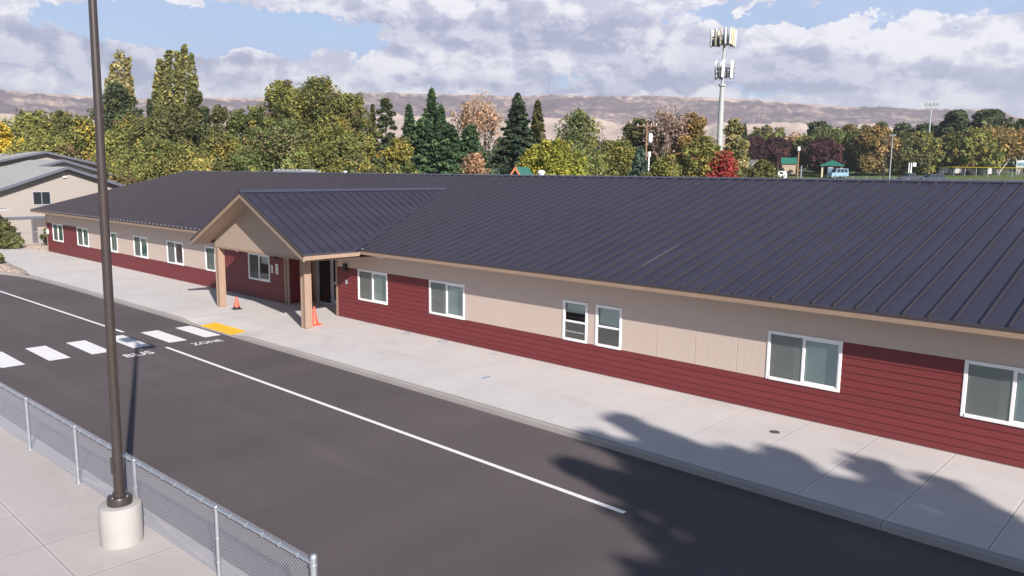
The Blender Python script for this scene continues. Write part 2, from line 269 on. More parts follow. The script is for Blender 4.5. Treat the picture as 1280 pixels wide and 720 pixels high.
def glass_mat():
    M_ = bpy.data.materials.new('window_glass'); M_.use_nodes = True; t = M_.node_tree; t.nodes.clear(); o = node(t, 'ShaderNodeOutputMaterial')
    a = node(t, 'ShaderNodeBsdfTransparent'); a.inputs[0].default_value = (.94, .98, .95, 1); g = node(t, 'ShaderNodeBsdfGlossy'); g.inputs['Roughness'].default_value = .02
    fr = node(t, 'ShaderNodeFresnel'); fr.inputs[0].default_value = 1.5; mx = node(t, 'ShaderNodeMixShader'); t.links.new(mth(t, 'MULTIPLY', fr.outputs[0], 1.6, clamp=True), mx.inputs[0]); t.links.new(a.outputs[0], mx.inputs[1]); t.links.new(g.outputs[0], mx.inputs[2]); t.links.new(mx.outputs[0], o.inputs[0]); MATS['glass'] = M_
    M_ = bpy.data.materials.new('insect_screen'); M_.use_nodes = True; t = M_.node_tree; t.nodes.clear(); o = node(t, 'ShaderNodeOutputMaterial')
    a = node(t, 'ShaderNodeBsdfTransparent'); g = node(t, 'ShaderNodeBsdfDiffuse'); g.inputs[0].default_value = (.20, .20, .19, 1); mx = node(t, 'ShaderNodeMixShader'); mx.inputs[0].default_value = .40; t.links.new(a.outputs[0], mx.inputs[1]); t.links.new(g.outputs[0], mx.inputs[2]); t.links.new(mx.outputs[0], o.inputs[0]); MATS['screen'] = M_
glass_mat()
def leaf_mat():
    M_ = bpy.data.materials.new('foliage'); M_.use_nodes = True; t = M_.node_tree; t.nodes.clear(); o = node(t, 'ShaderNodeOutputMaterial')
    a = node(t, 'ShaderNodeAttribute'); a.attribute_name = 'tint'; d = node(t, 'ShaderNodeBsdfDiffuse'); tr = node(t, 'ShaderNodeBsdfTranslucent'); t.links.new(a.outputs['Color'], d.inputs[0])
    mxc = node(t, 'ShaderNodeMixRGB', blend_type='MULTIPLY'); mxc.inputs[0].default_value = 1; mxc.inputs[2].default_value = (1.25, 1.2, .6, 1); t.links.new(a.outputs['Color'], mxc.inputs[1]); t.links.new(mxc.outputs[0], tr.inputs[0])
    mx = node(t, 'ShaderNodeMixShader'); mx.inputs[0].default_value = .30; t.links.new(d.outputs[0], mx.inputs[1]); t.links.new(tr.outputs[0], mx.inputs[2]); t.links.new(mx.outputs[0], o.inputs[0]); MATS['foliage'] = M_
leaf_mat()

# ---------------------------------------------------------------- mesh helpers
def tag(o, label=None, cat=None, group=None, kind=None):
    if label: o['label'] = label
    if cat: o['category'] = cat
    if group: o['group'] = group
    if kind: o['kind'] = kind
    return o
def empty(name, loc, label, cat, group=None):
    o = bpy.data.objects.new(name, None); C.objects.link(o); o.location = loc; o.empty_display_size = .2
    return tag(o, label, cat, group)
class MB:
    def __init__(s): s.v = []; s.f = []; s.m = []
    def poly(s, pts, m=0):
        n = len(s.v); s.v += [tuple(map(float, p)) for p in pts]; s.f.append(tuple(range(n, n+len(pts)))); s.m.append(m); return s
    def box(s, x0, x1, y0, y1, z0, z1, m=0):
        if x0 > x1: x0, x1 = x1, x0
        if y0 > y1: y0, y1 = y1, y0
        n = len(s.v); s.v += [(x, y, z) for z in (z0, z1) for y in (y0, y1) for x in (x0, x1)]
        for f in ((0, 2, 3, 1), (4, 5, 7, 6), (0, 1, 5, 4), (2, 6, 7, 3), (0, 4, 6, 2), (1, 3, 7, 5)): s.f.append(tuple(n+i for i in f)); s.m.append(m)
        return s
    def tube(s, p0, p1, r0, r1=None, n=8, m=0, cap=True):
        r1 = r0 if r1 is None else r1; p0 = Vector(p0); p1 = Vector(p1); d = p1-p0
        if d.length < 1e-6: return s
        d.normalize(); a = d.orthogonal().normalized(); b = d.cross(a); k = len(s.v)
        for p, r in ((p0, r0), (p1, r1)):
            for i in range(n):
                t = 2*math.pi*i/n; s.v.append(tuple(p+(a*math.cos(t)+b*math.sin(t))*r))
        for i in range(n): s.f.append((k+i, k+(i+1) % n, k+n+(i+1) % n, k+n+i)); s.m.append(m)
        if cap: s.f.append(tuple(k+n-1-i for i in range(n))); s.m.append(m); s.f.append(tuple(k+n+i for i in range(n))); s.m.append(m)
        return s
    def lathe(s, c, prof, n=24, m=0):
        k = len(s.v)
        for r, z in prof:
            for i in range(n): t = 2*math.pi*i/n; s.v.append((c[0]+r*math.cos(t), c[1]+r*math.sin(t), c[2]+z))
        for j in range(len(prof)-1):
            for i in range(n): s.f.append((k+j*n+i, k+j*n+(i+1) % n, k+(j+1)*n+(i+1) % n, k+(j+1)*n+i)); s.m.append(m)
        s.f.append(tuple(k+(len(prof)-1)*n+i for i in range(n))); s.m.append(m); return s
    def prism(s, pts, e0, e1, axis=1, m=0):
        """2-D outline (u,w) extruded along an axis: axis=1 -> (x,z) along y, axis=0 -> (y,z) along x"""
        def P(u, w, e): return (u, e, w) if axis == 1 else (e, u, w)
        a = [P(u, w, e0) for u, w in pts]; b = [P(u, w, e1) for u, w in pts]
        s.poly(a, m); s.poly(b[::-1], m)
        for i in range(len(pts)): j = (i+1) % len(pts); s.poly([a[i], b[i], b[j], a[j]], m)
        return s
    def xf(s, mtx):
        s.v = [tuple(mtx @ Vector(p)) for p in s.v]; return s
    def build(s, name, mats, parent=None, smooth=False, fix=False):
        me = bpy.data.meshes.new(name); me.from_pydata(s.v, [], s.f); me.update()
        if not isinstance(mats, (list, tuple)): mats = [mats]
        for q in mats: me.materials.append(MATS[q])
        if len(mats) > 1: me.polygons.foreach_set('material_index', s.m)
        if smooth: me.polygons.foreach_set('use_smooth', [True]*len(me.polygons))
        import bmesh
        bm = bmesh.new(); bm.from_mesh(me)
        if fix: bmesh.ops.recalc_face_normals(bm, faces=bm.faces)
        bm.to_mesh(me); bm.free()
        if smooth:
            try: me.set_sharp_from_angle(angle=R(40))
            except Exception: pass
        o = bpy.data.objects.new(name, me); C.objects.link(o)
        if parent:
            o.parent = parent; acc = Vector((0, 0, 0)); p = parent
            while p: acc += p.location; p = p.parent
            me.transform(Matrix.Translation(-acc))
        return o
def bevel(o, w=.01, seg=2):
    b = o.modifiers.new('bevel', 'BEVEL'); b.width = w; b.segments = seg; b.limit_method = 'ANGLE'; return o
def struct(o): o['kind'] = 'structure'; return o

def ramp1(x, a, b): t = max(0, min(1, (x-a)/(b-a))); return t*t*(3-2*t)
def terrain(x, y):
    d = math.hypot(x-14, y+18.6)
    az_ = math.degrees(math.atan2(-(x-14), y+18.6))
    side = 1-ramp1(az_, 50, 66)              # the land rises behind the school, not beyond its far end
    back = ramp1(y, 24, 60)
    if d < 60: z = 0
    elif d < 180: z = 4.85*(d-60)/120
    elif d < 260: z = 4.85+(d-180)*.032
    elif d < 700: z = 7.4+(d-260)*.004
    else: z = 9.2
    return -.2+z*side*back if d < 400 else -.2+z*max(side*back, ramp1(d, 400, 900))

# ================================================================ SETTING
rings = [0, 6, 12, 20, 28, 36, 45, 55, 65, 75, 85, 95, 105, 115, 125, 135, 145, 155, 165, 175, 185, 195, 205, 215, 225, 240, 260, 280, 310, 350, 400, 470, 560, 700, 900, 1200, 1700, 2500, 4000, 6500]
mb = MB(); NS = 120
for r in rings:
    for i in range(NS):
        t = 2*math.pi*i/NS; x = r*math.sin(t)+14; y = r*math.cos(t)-18.6
        mb.v.append((x, y, terrain(x, y)))
for j in range(len(rings)-1):
    for i in range(NS): mb.f.append((j*NS+i, j*NS+(i+1) % NS, (j+1)*NS+(i+1) % NS, (j+1)*NS+i)); mb.m.append(0)
g = struct(mb.build('ground', 'ground')); g.data.transform(Matrix.Identity(4))
# hills: a basalt-rimmed plateau round the valley
def fbm_grid(h, w, base, octs, seed, pers=.5):
    rng = np.random.RandomState(seed); out_ = np.zeros((h, w)); amp = 1; tot = 0
    for k in range(octs):
        gh, gw = max(2, int(base[0]*2**k)+2), max(2, int(base[1]*2**k)+2); gr = rng.rand(gh, gw)
        yy = np.linspace(0, gh-1.001, h); xx = np.linspace(0, gw-1.001, w); y0 = yy.astype(int); x0 = xx.astype(int); fy = (yy-y0)[:, None]; fx = (xx-x0)[None]
        fy = fy*fy*(3-2*fy); fx = fx*fx*(3-2*fx)
        a = gr[y0][:, x0]; b = gr[y0][:, x0+1]; c = gr[y0+1][:, x0]; d = gr[y0+1][:, x0+1]
        out_ += amp*((a*(1-fx)+b*fx)*(1-fy)+(c*(1-fx)+d*fx)*fy); tot += amp; amp *= pers
    return out_/tot
crest_px = [(-400, 126), (0, 118.5), (60, 121), (115, 124), (175, 127), (255, 126.5), (320, 127.5), (340, 125.5), (445, 120.5), (500, 119.5), (570, 122), (640, 124), (725, 124.5), (820, 126), (870, 127.5), (940, 129), (1000, 132.5), (1065, 136.5), (1110, 137), (1135, 139.5), (1218, 140.5), (1250, 144), (1280, 150), (1500, 160)]
azs = np.radians(np.linspace(-75, 125, 900)); rad = np.concatenate([np.linspace(1100, 2500, 110), np.linspace(2515, 2760, 34), np.linspace(2800, 4200, 12)])
ca = []; ch = []
for px, py in crest_px:
    a0, e0 = skypos(px, py); ca.append(a0); ch.append(math.tan(R(e0)))
order = np.argsort(ca); ca = np.array(ca)[order]; ch = np.array(ch)[order]
A = len(azs); B = len(rad)
crest = np.interp(np.degrees(azs), ca, ch)*2700+6+(fbm_grid(1, A, (1, 60), 5, 5)[0]-.5)*7
gul = 1-np.abs(fbm_grid(B, A, (4, 60), 5, 11, .55)*2-1); low = fbm_grid(B, A, (3, 18), 5, 21, .5)
strk = fbm_grid(B, A, (1.5, 160), 3, 31, .6)
Hh = np.zeros((B, A)); rock = np.zeros((B, A))
for j, r in enumerate(rad):
    rim = 2620+(low[j]-.5)*260
    t = np.clip((r-1100)/(rim-1100), 0, 1)
    base = (t**1.55)*.75
    cl = np.clip((r-(rim-210))/210, 0, 1)
    st = cl+.05*np.sin(cl*math.pi*6)*(cl < 1)*(cl > 0)
    hh = base+.25*np.clip(st, 0, 1)
    hh = hh*np.where(r > rim, 1-.05*(r-rim)/400, 1.0)
    Hh[j] = hh*crest+((gul[j]-.75)*46*np.sin(np.clip(t, 0, 1)*math.pi)**.7+(strk[j]-.5)*22*(cl > 0)*(cl < 1)+(low[j]-.5)*34*t*(1-cl))*(1-(cl >= 1)*.85)
    rock[j] = .03+.74*((cl > .10)*(cl < .96))+.30*(cl >= .96)+.35*np.clip((low[j]-.5)*4, -.3, 1)*(t > .2)*(t < .85)+(.6-gul[j])*.7*(cl < .1)
    Hh[j] = np.where(t <= 0.02, 3+Hh[j]*0, Hh[j]+3)
xs = (rad[:, None]*np.sin(-azs)[None])+14; ys = rad[:, None]*np.cos(azs)[None]-18.6
me = bpy.data.meshes.new('hills'); vv = np.stack([xs, ys, np.maximum(Hh, -5)], -1).reshape(-1, 3)
idx = np.arange(A*B).reshape(B, A); q = np.stack([idx[:-1, :-1], idx[1:, :-1], idx[1:, 1:], idx[:-1, 1:]], -1).reshape(-1, 4)
me.from_pydata(vv.tolist(), [], q.tolist()); me.materials.append(MATS['hill'])
at_ = me.attributes.new('rock', 'FLOAT', 'POINT'); at_.data.foreach_set('value', rock.reshape(-1).astype(np.float32))
me.polygons.foreach_set('use_smooth', [True]*len(me.polygons)); me.update()
ho = bpy.data.objects.new('hills', me); C.objects.link(ho); struct(ho)

# road
road_n = [(70, -4.75), (0, -4.75), (-30, -4.95), (-34.7, -5.1), (-36.6, -5.4), (-38.3, -5.9), (-42, -7.8), (-45, -11), (-46.5, -16), (-46.5, -60)]
mb = MB(); mb.poly([(x, y, -.13) for x, y in road_n]+[(-14, -60, -.13), (-14, -13.2, -.13), (70, -13.2, -.13)][:0]+[(-24, -60, -.13), (-24, -14.6, -.13), (70, -12.3, -.13)])
road = struct(mb.build('road', 'asphalt'))
def flat(name, rect, z, m, parent, thick=.0):
    (x0, y0), (x1, y1) = rect; return MB().poly([(x0, y0, z), (x1, y0, z), (x1, y1, z), (x0, y1, z)]).build(name, m, parent)
for y0, y1 in [(-5.60, -4.98), (-6.90, -6.26), (-8.15, -7.55), (-9.47, -8.85), (-10.75, -10.12), (-12.07, -11.43)]:
    flat('crosswalk_stripe', ((-15.78, y0), (-13.28, y1)), -.126, 'paint_white', road)
flat('lane_line', ((-12.66, -7.35), (6.52, -7.23)), -.126, 'paint_white', road)
MB().poly([(-44, -8.06, -.126), (-16.3, -7.38, -.126), (-16.3, -7.26, -.126), (-44, -7.94, -.126)]).build('lane_line', 'paint_white', road)
def words(txt, x, y, w, h, z, m, name, parent=None, rot=R(90), bold=.012):
    cu = bpy.data.curves.new(name, 'FONT'); cu.body = txt; cu.size = 1; cu.offset = bold; o = bpy.data.objects.new('tmp', cu); C.objects.link(o)
    bpy.context.view_layer.update(); me = bpy.data.meshes.new_from_object(o.evaluated_get(bpy.context.evaluated_depsgraph_get())); bpy.data.objects.remove(o)
    xs_ = [v.co.x for v in me.vertices]; ys_ = [v.co.y for v in me.vertices]; sx = w/(max(xs_)-min(xs_)); sy = h/(max(ys_)-min(ys_))
    me.transform(Matrix.Translation((-min(xs_), -min(ys_), 0))); me.transform(Matrix.Diagonal((sx, sy, 1, 1))); me.transform(Matrix.Rotation(rot, 4, 'Z')); me.transform(Matrix.Translation((x, y, z)))
    me.materials.clear(); me.materials.append(MATS[m]); ob = bpy.data.objects.new(name, me); C.objects.link(ob)
    if parent: ob.parent = parent
    return ob
words('BUS', -12.0, -8.82, .90, .52, -.125, 'paint_white', 'painted_word', road)
words('ZONE', -12.22, -6.48, 1.10, .42, -.125, 'paint_white', 'painted_word', road)

# sidewalk with a dropped kerb at the crossing
def dip(x):
    if x < -17.2 or x > -11.6: return 0
    if x < -15.9: return -.115*ramp1(x, -17.2, -15.9)
    if x > -12.9: return -.115*(1-ramp1(x, -12.9, -11.6))
    return -.115
def kerb_y(x):
    if x > -30: return -4.75 if x > 0 else -4.75-.2*min(1, -x/30)
    pts = [(-30, -4.95), (-34.7, -5.1), (-36.6, -5.4), (-38.3, -5.9), (-42, -7.8)]
    for (a, b), (c, d) in zip(pts, pts[1:]):
        if x >= c: return b+(d-b)*(a-x)/(a-c)
    return -7.8
xsn = sorted(set([70, 50, 30, 20]+[15-.5*i for i in range(50)]+[-11.6, -12.0, -12.4, -12.9, -15.9, -16.3, -16.8, -17.2]+[-18-1.0*i for i in range(18)]+[-35.4]))
mb = MB()
for a, b in zip(xsn, xsn[1:]):
    for y0, y1, w0, w1 in ((0, 1, 1, .15), (1, 2, .15, 0)):
        def Yk(x, k): return (kerb_y(x)+.16, -3.4, 1.6)[k]
        def Zk(x, k): return (dip(x), 0, 0)[k]
        mb.poly([(a, Yk(a, y0), Zk(a, y0)), (b, Yk(b, y0), Zk(b, y0)), (b, Yk(b, y1), Zk(b, y1)), (a, Yk(a, y1), Zk(a, y1))])
mb.poly([(-35.4, kerb_y(-35.4)+.16, 0), (-35.4, 1.6, 0), (-49.2, 1.6, 0), (-49.2, -.25, 0), (-53.5, -.6, 0), (-60, -1.6, 0), (-60, -4.0, 0), (-43, -4.2, 0), (-38, -4.55, 0)])
sidewalk = struct(mb.build('sidewalk', 'sidewalk_concrete'))
kx = [x for x in xsn]+[]; kx = sorted(kx+[-36.0, -36.6, -37.4, -38.3, -40, -42]); mb = MB()
for a, b in zip(kx, kx[1:]):
    ya, yb = kerb_y(a), kerb_y(b); za, zb = dip(a)+.003, dip(b)+.003
    mb.poly([(a, ya+.03, za), (b, yb+.03, zb), (b, yb+.16, zb), (a, ya+.16, za)]); mb.poly([(a, ya, za-.02), (b, yb, zb-.02), (b, yb+.03, zb), (a, ya+.03, za)])
    mb.poly([(a, ya-.02, -.135), (b, yb-.02, -.135), (b, yb, zb-.02), (a, ya, za-.02)]); mb.poly([(a, ya+.16, za), (b, yb+.16, zb), (b, yb+.16, -.2), (a, ya+.16, -.2)])
kerb = struct(mb.build('kerb', 'kerb_concrete'))
# tactile pad with truncated domes
mb = MB(); 
def padz(x, y): 
    k = ramp1(0, 0, 1); t = max(0, min(1, (y-(-4.6))/(1.2))); return dip(x)*(1-t)
mb = MB(); mb.poly([(-15.45, -4.79+.04, padz(-15.4, -4.75)+.006), (-12.95, -4.79+.04, padz(-12.95, -4.75)+.006), (-12.95, -4.12, padz(-13, -4.12)+.012), (-15.45, -4.12, padz(-15.4, -4.12)+.012)])
for i in range(41):
    for j in range(10):
        x = -15.42+i*.061; y = -4.72+j*.062; z = padz(x, y)+.008; mb.tube((x, y, z), (x, y, z+.008), .014, .009, 5)
mb.build('tactile_pad', 'paint_yellow', sidewalk)
# blue utility marks sprayed on the sidewalk
mb = MB()
def stroke(x0, y0, x1, y1, w=.02):
    d = Vector((x1-x0, y1-y0, 0)); n_ = Vector((-d.y, d.x, 0)).normalized()*w
    mb.poly([(x0-n_.x, y0-n_.y, .004), (x1-n_.x, y1-n_.y, .004), (x1+n_.x, y1+n_.y, .004), (x0+n_.x, y0+n_.y, .004)])
def gpt(px, py): d = ray(px, py); p = CAM-d*CAM[2]/d[2]; return p[0], p[1]
for a in [((450.5, 404.5), (458, 402.5)), ((458, 402.5), (463.5, 405)), ((504.5, 417), (509, 414.5)), ((509, 414.5), (512.5, 416.5)), ((512.5, 416.5), (505, 418)), ((547.5, 427.5), (552, 425)), ((552, 425), (560, 426.8)), ((547.5, 427.5), (553, 429)), ((553, 429), (560, 426.8)),
          ((612.5, 441.5), (622, 443.5)), ((602, 472.8), (612.5, 470)), ((602, 473.6), (612.5, 470.8)), ((474, 441.8), (478, 441)), ((512, 450.8), (516, 450)), ((439, 432.5), (443, 431.5)), ((404, 425), (415, 423)), ((224, 365.5), (226, 366.5))]:
    stroke(*gpt(*a[0]), *gpt(*a[1]), w=.016)
mb.build('utility_mark', 'blue_chalk', sidewalk)
dc = MB().lathe((6.63, -1.40, 0), [(.12, .0), (.12, .006), (.10, .006), (.10, .003), (.0001, .003)], 24)
for k in range(5): dc.box(6.63-.075, 6.63+.075, -1.40-.062+k*.028, -1.40-.05+k*.028, .0035, .0075)
tag(dc.build('drain_cover', 'cast_iron'), 'small round rusty drain cover set in the sidewalk', 'drain cover')
# plaza behind the fence
fy = lambda x: -13.645+.027*(x-2)
mb = MB(); P_ = [(-22, fy(-22)+.34), (70, fy(70)+.34), (70, -70), (-22, -70)]
mb.poly([(x, y, 0) for x, y in P_])
for (a, b) in ((0, 1), (3, 0)):
    p, q_ = P_[a], P_[b]; mb.poly([(p[0], p[1], 0), (p[0], p[1], -.2), (q_[0], q_[1], -.2), (q_[0], q_[1], 0)])
struct(mb.build('plaza', 'plaza_concrete'))
# gravel beds
mb = MB(); rg = random.Random(4)
mb.poly([(-49.25, -.25, -.01), (-49.25, 24, -.01), (-64, 24, -.01), (-64, -1.2, -.01), (-53.5, -.6, -.01)]); mb.poly([(-36, -4.87, -.012), (-38, -4.55, -.012), (-43, -4.2, -.012), (-60, -4.0, -.012), (-60, -16, -.012), (-45.2, -14, -.012), (-43, -8.6, -.012), (-38.3, -5.75, -.012), (-36.6, -5.25, -.012)])
for k in range(1600):
    if rg.random() < .6: x = rg.uniform(-57, -49.4); y = rg.uniform(-.7, 1.2)
    else: x = rg.uniform(-46, -37); y = rg.uniform(-6.0, -4.6)
    if x > -46 and (y < kerb_y(max(x, -42))+.25 or y > -4.95+(-38-x)*.06): continue
    s = rg.uniform(.02, .06); z = -.01; a = [(x+s*math.cos(t+k), y+s*math.sin(t+k)) for t in (0, 2.1, 4.2)]; top = (x, y, z+s)
    for i in range(3): mb.poly([(*a[i], z), (*a[(i+1) % 3], z), top])
struct(mb.build('gravel_bed', 'gravel'))

# ================================================================ SCHOOL
school = empty('school_building', (0, 0, 0), 'long single storey school with a dark standing seam roof and dark red and tan walls', 'building')
ZT, ZB, ZS = 2.09, .87, 2.82
XL, XR = -49.1, 24.0
wins = [(-47.80, -45.70, 'slide', 1), (-42.95, -40.90, 'slide', 1), (-38.2, -36.1, 'slide', 1), (-33.64, -31.70, 'slide', 1), (-29.13, -27.15, 'slide', 2), (-24.6, -22.6, 'slide', 1), (-20.22, -18.32, 'slide', 3),
        (-11.54, -9.67, 'slide', 0), (-7.22, -5.38, 'slide', 0), (-.95, -.02, 'hung', 1), (.31, 1.23, 'hung', 0), (5.71, 7.54, 'slide', 0), (10.13, 11.98, 'slide', 0), (16.6, 18.4, 'slide', 0), (21, 22.8, 'slide', 0)]
def rects(x0, x1, z0, z1):
    """the rectangle minus window openings"""
    res = []; cuts = sorted([(a, b) for a, b, *_ in wins if b > x0 and a < x1]); x = x0
    for a, b in cuts:
        if a > x: res.append((x, a, z0, z1))
        aa, bb = max(a, x0), min(b, x1)
        if z0 < ZB: res.append((aa, bb, z0, min(z1, ZB)))
        if z1 > ZT: res.append((aa, bb, max(z0, ZT), z1))
        x = bb
    if x < x1: res.append((x, x1, z0, z1))
    return res
EX = .1742
def boards(mb, x0, x1, z0, z1, yb=0.0):
    k = int(math.floor(z0/EX+1e-6))
    while k*EX < z1-1e-4:
        a = max(z0, k*EX); b = min(z1, (k+1)*EX); ya = yb-.024+.018*((a-k*EX)/EX); yc = yb-.024+.018*((b-k*EX)/EX)
        mb.poly([(x0, ya, a), (x1, ya, a), (x1, yc, b), (x0, yc, b)]); mb.poly([(x0, yb-.004, a), (x1, yb-.004, a), (x1, ya, a), (x0, ya, a)])
        for x in (x0, x1): mb.poly([(x, yb, a), (x, ya, a), (x, yc, b), (x, yb, b)])
        k += 1
full = [(XL, -42.95), (-22.6, -16.95), (-13.05, -7.22), (7.54, 10.13), (18.4, 21.0)]
lowb = [(-42.95, -22.6), (-7.22, 7.54), (10.13, 18.4), (21.0, XR)]
red = MB(); tan = MB()
for a, b in full:
    for r_ in rects(a, b, .02, ZT): boards(red, *r_)
    for r_ in rects(a, b, 0, ZS): tan.box(r_[0], r_[1], .001, .16, r_[2], r_[3])
    for r_ in rects(a, b, ZT, ZS): tan.box(r_[0], r_[1], -.012, .001, r_[2], r_[3])
for a, b in lowb:
    for r_ in rects(a, b, .02, ZB): boards(red, *r_)
    for r_ in rects(a, b, 0, ZS): tan.box(r_[0], r_[1], .001, .16, r_[2], r_[3])
    for r_ in rects(a, b, ZB, ZS): tan.box(r_[0], r_[1], -.012, .001, r_[2], r_[3])
red.build('red_siding', 'red', school)
for side_ in (0, 1):
    q = MB()
    for k, f_ in enumerate(tan.f):
        if (tan.v[f_[0]][0] > -15) == bool(side_): q.poly([tan.v[i] for i in f_])
    q.build('front_wall', 'tan', school)
# ends and back
mb = MB()
for X0 in (XL, XR-.15):
    mb = MB(); mb.prism([(0.16, 0), (20.5, 0), (20.5, 2.95), (10.3, 5.5), (.16, 2.95)], X0, X0+.15, axis=0); mb.build('end_wall', 'tan', school)
mb = MB(); mb.box(XL, XR, 20.5, 20.65, 0, 2.95); mb.build('rear_wall', 'tan', school)
mb = MB()
MB().box(XL-.03, XL+.09, -.03, .03, 0, ZS).build('corner_trim', 'trim', school); MB().box(-13.07, -12.95, -.032, .03, 0, 2.7).build('corner_trim', 'trim', school); MB().box(-17.05, -16.93, -.032, .03, 0, 2.7).build('corner_trim', 'trim', school)

# recessed entry
PC = 2.70
mb = MB(); tm = MB()
mb.box(-17.10, -16.98, .03, 1.45, 0.02, PC)
boards_side = MB()
k = 0
while k*EX < PC-.02:
    a = k*EX+.02; b = min(PC, (k+1)*EX+.02); boards_side.poly([(-16.955, .03, a), (-16.955, 1.38, a), (-16.972, 1.38, b), (-16.972, .03, b)]); boards_side.poly([(-16.98, .03, a), (-16.98, 1.38, a), (-16.955, 1.38, a), (-16.955, .03, a)]); k += 1
boards_side.build('side_siding', 'red', school); mb.build('entry_side_wall', 'tan', school); mb = MB(); mb.box(-13.05, -12.93, .03, 1.45, 0.02, PC); mb.build('entry_side_wall', 'tan', school)
tm.box(-16.95, -16.55, 1.36, 1.5, 0, PC); tm.box(-16.62, -16.50, 1.28, 1.37, 0, PC); tm.build('pillar', 'trim', school)
ent = MB().box(-16.50, -13.05, 1.33, 1.42, 2.28, PC); ent.build('transom_wall', 'dark_frame', school)
door = MB(); xs2 = [-16.50, -15.45, -14.50, -13.55, -13.05]
for x in xs2: door.box(x, x+.06, 1.32, 1.42, 0, 2.28)
door.box(-16.44, -13.05, 1.325, 1.415, 2.22, 2.28); door.box(-16.44, -15.45, 1.325, 1.415, 0, .07); fr = door.build('door_frame', 'alu', school)
MB().poly([(-16.44, 1.37, .07), (-15.45, 1.37, .07), (-15.45, 1.37, 2.22), (-16.44, 1.37, 2.22)]).build('sidelight', 'glass', school)
MB().poly([(-13.49, 1.37, .07), (-13.05, 1.37, .07), (-13.05, 1.37, 2.22), (-13.49, 1.37, 2.22)]).build('sidelight', 'glass', school)
for x in (-15.39, -14.44):
    w = .87; lf = MB().box(x, x+.11, 1.35, 1.39, .01, 2.2).box(x+w-.11, x+w, 1.35, 1.39, .01, 2.2).box(x+.11, x+w-.11, 1.35, 1.39, .01, .25).box(x+.11, x+w-.11, 1.35, 1.39, 2.08, 2.2).box(x+.11, x+w-.11, 1.35, 1.39, .95, 1.07)
    lf = bevel(lf.build('door', 'alu', school), .006); MB().box(x+.11, x+w-.11, 1.367, 1.373, .25, .95).box(x+.11, x+w-.11, 1.367, 1.373, 1.07, 2.08).build('pane', 'glass', lf)
    MB().tube((x+.16, 1.29, .9), (x+.16, 1.29, 1.25), .013, n=8).tube((x+.16, 1.29, .93), (x+.16, 1.35, .93), .01, n=6).tube((x+.16, 1.29, 1.22), (x+.16, 1.35, 1.22), .01, n=6).build('handle', 'chrome', lf)
MB().box(-16.45, -13.1, 5.5, 5.6, 0, 2.7).box(-16.5, -16.4, 1.5, 5.5, 0, 2.7).box(-13.1, -13.0, 1.5, 5.5, 0, 2.7).build('vestibule_wall', 'dark_wood', school)

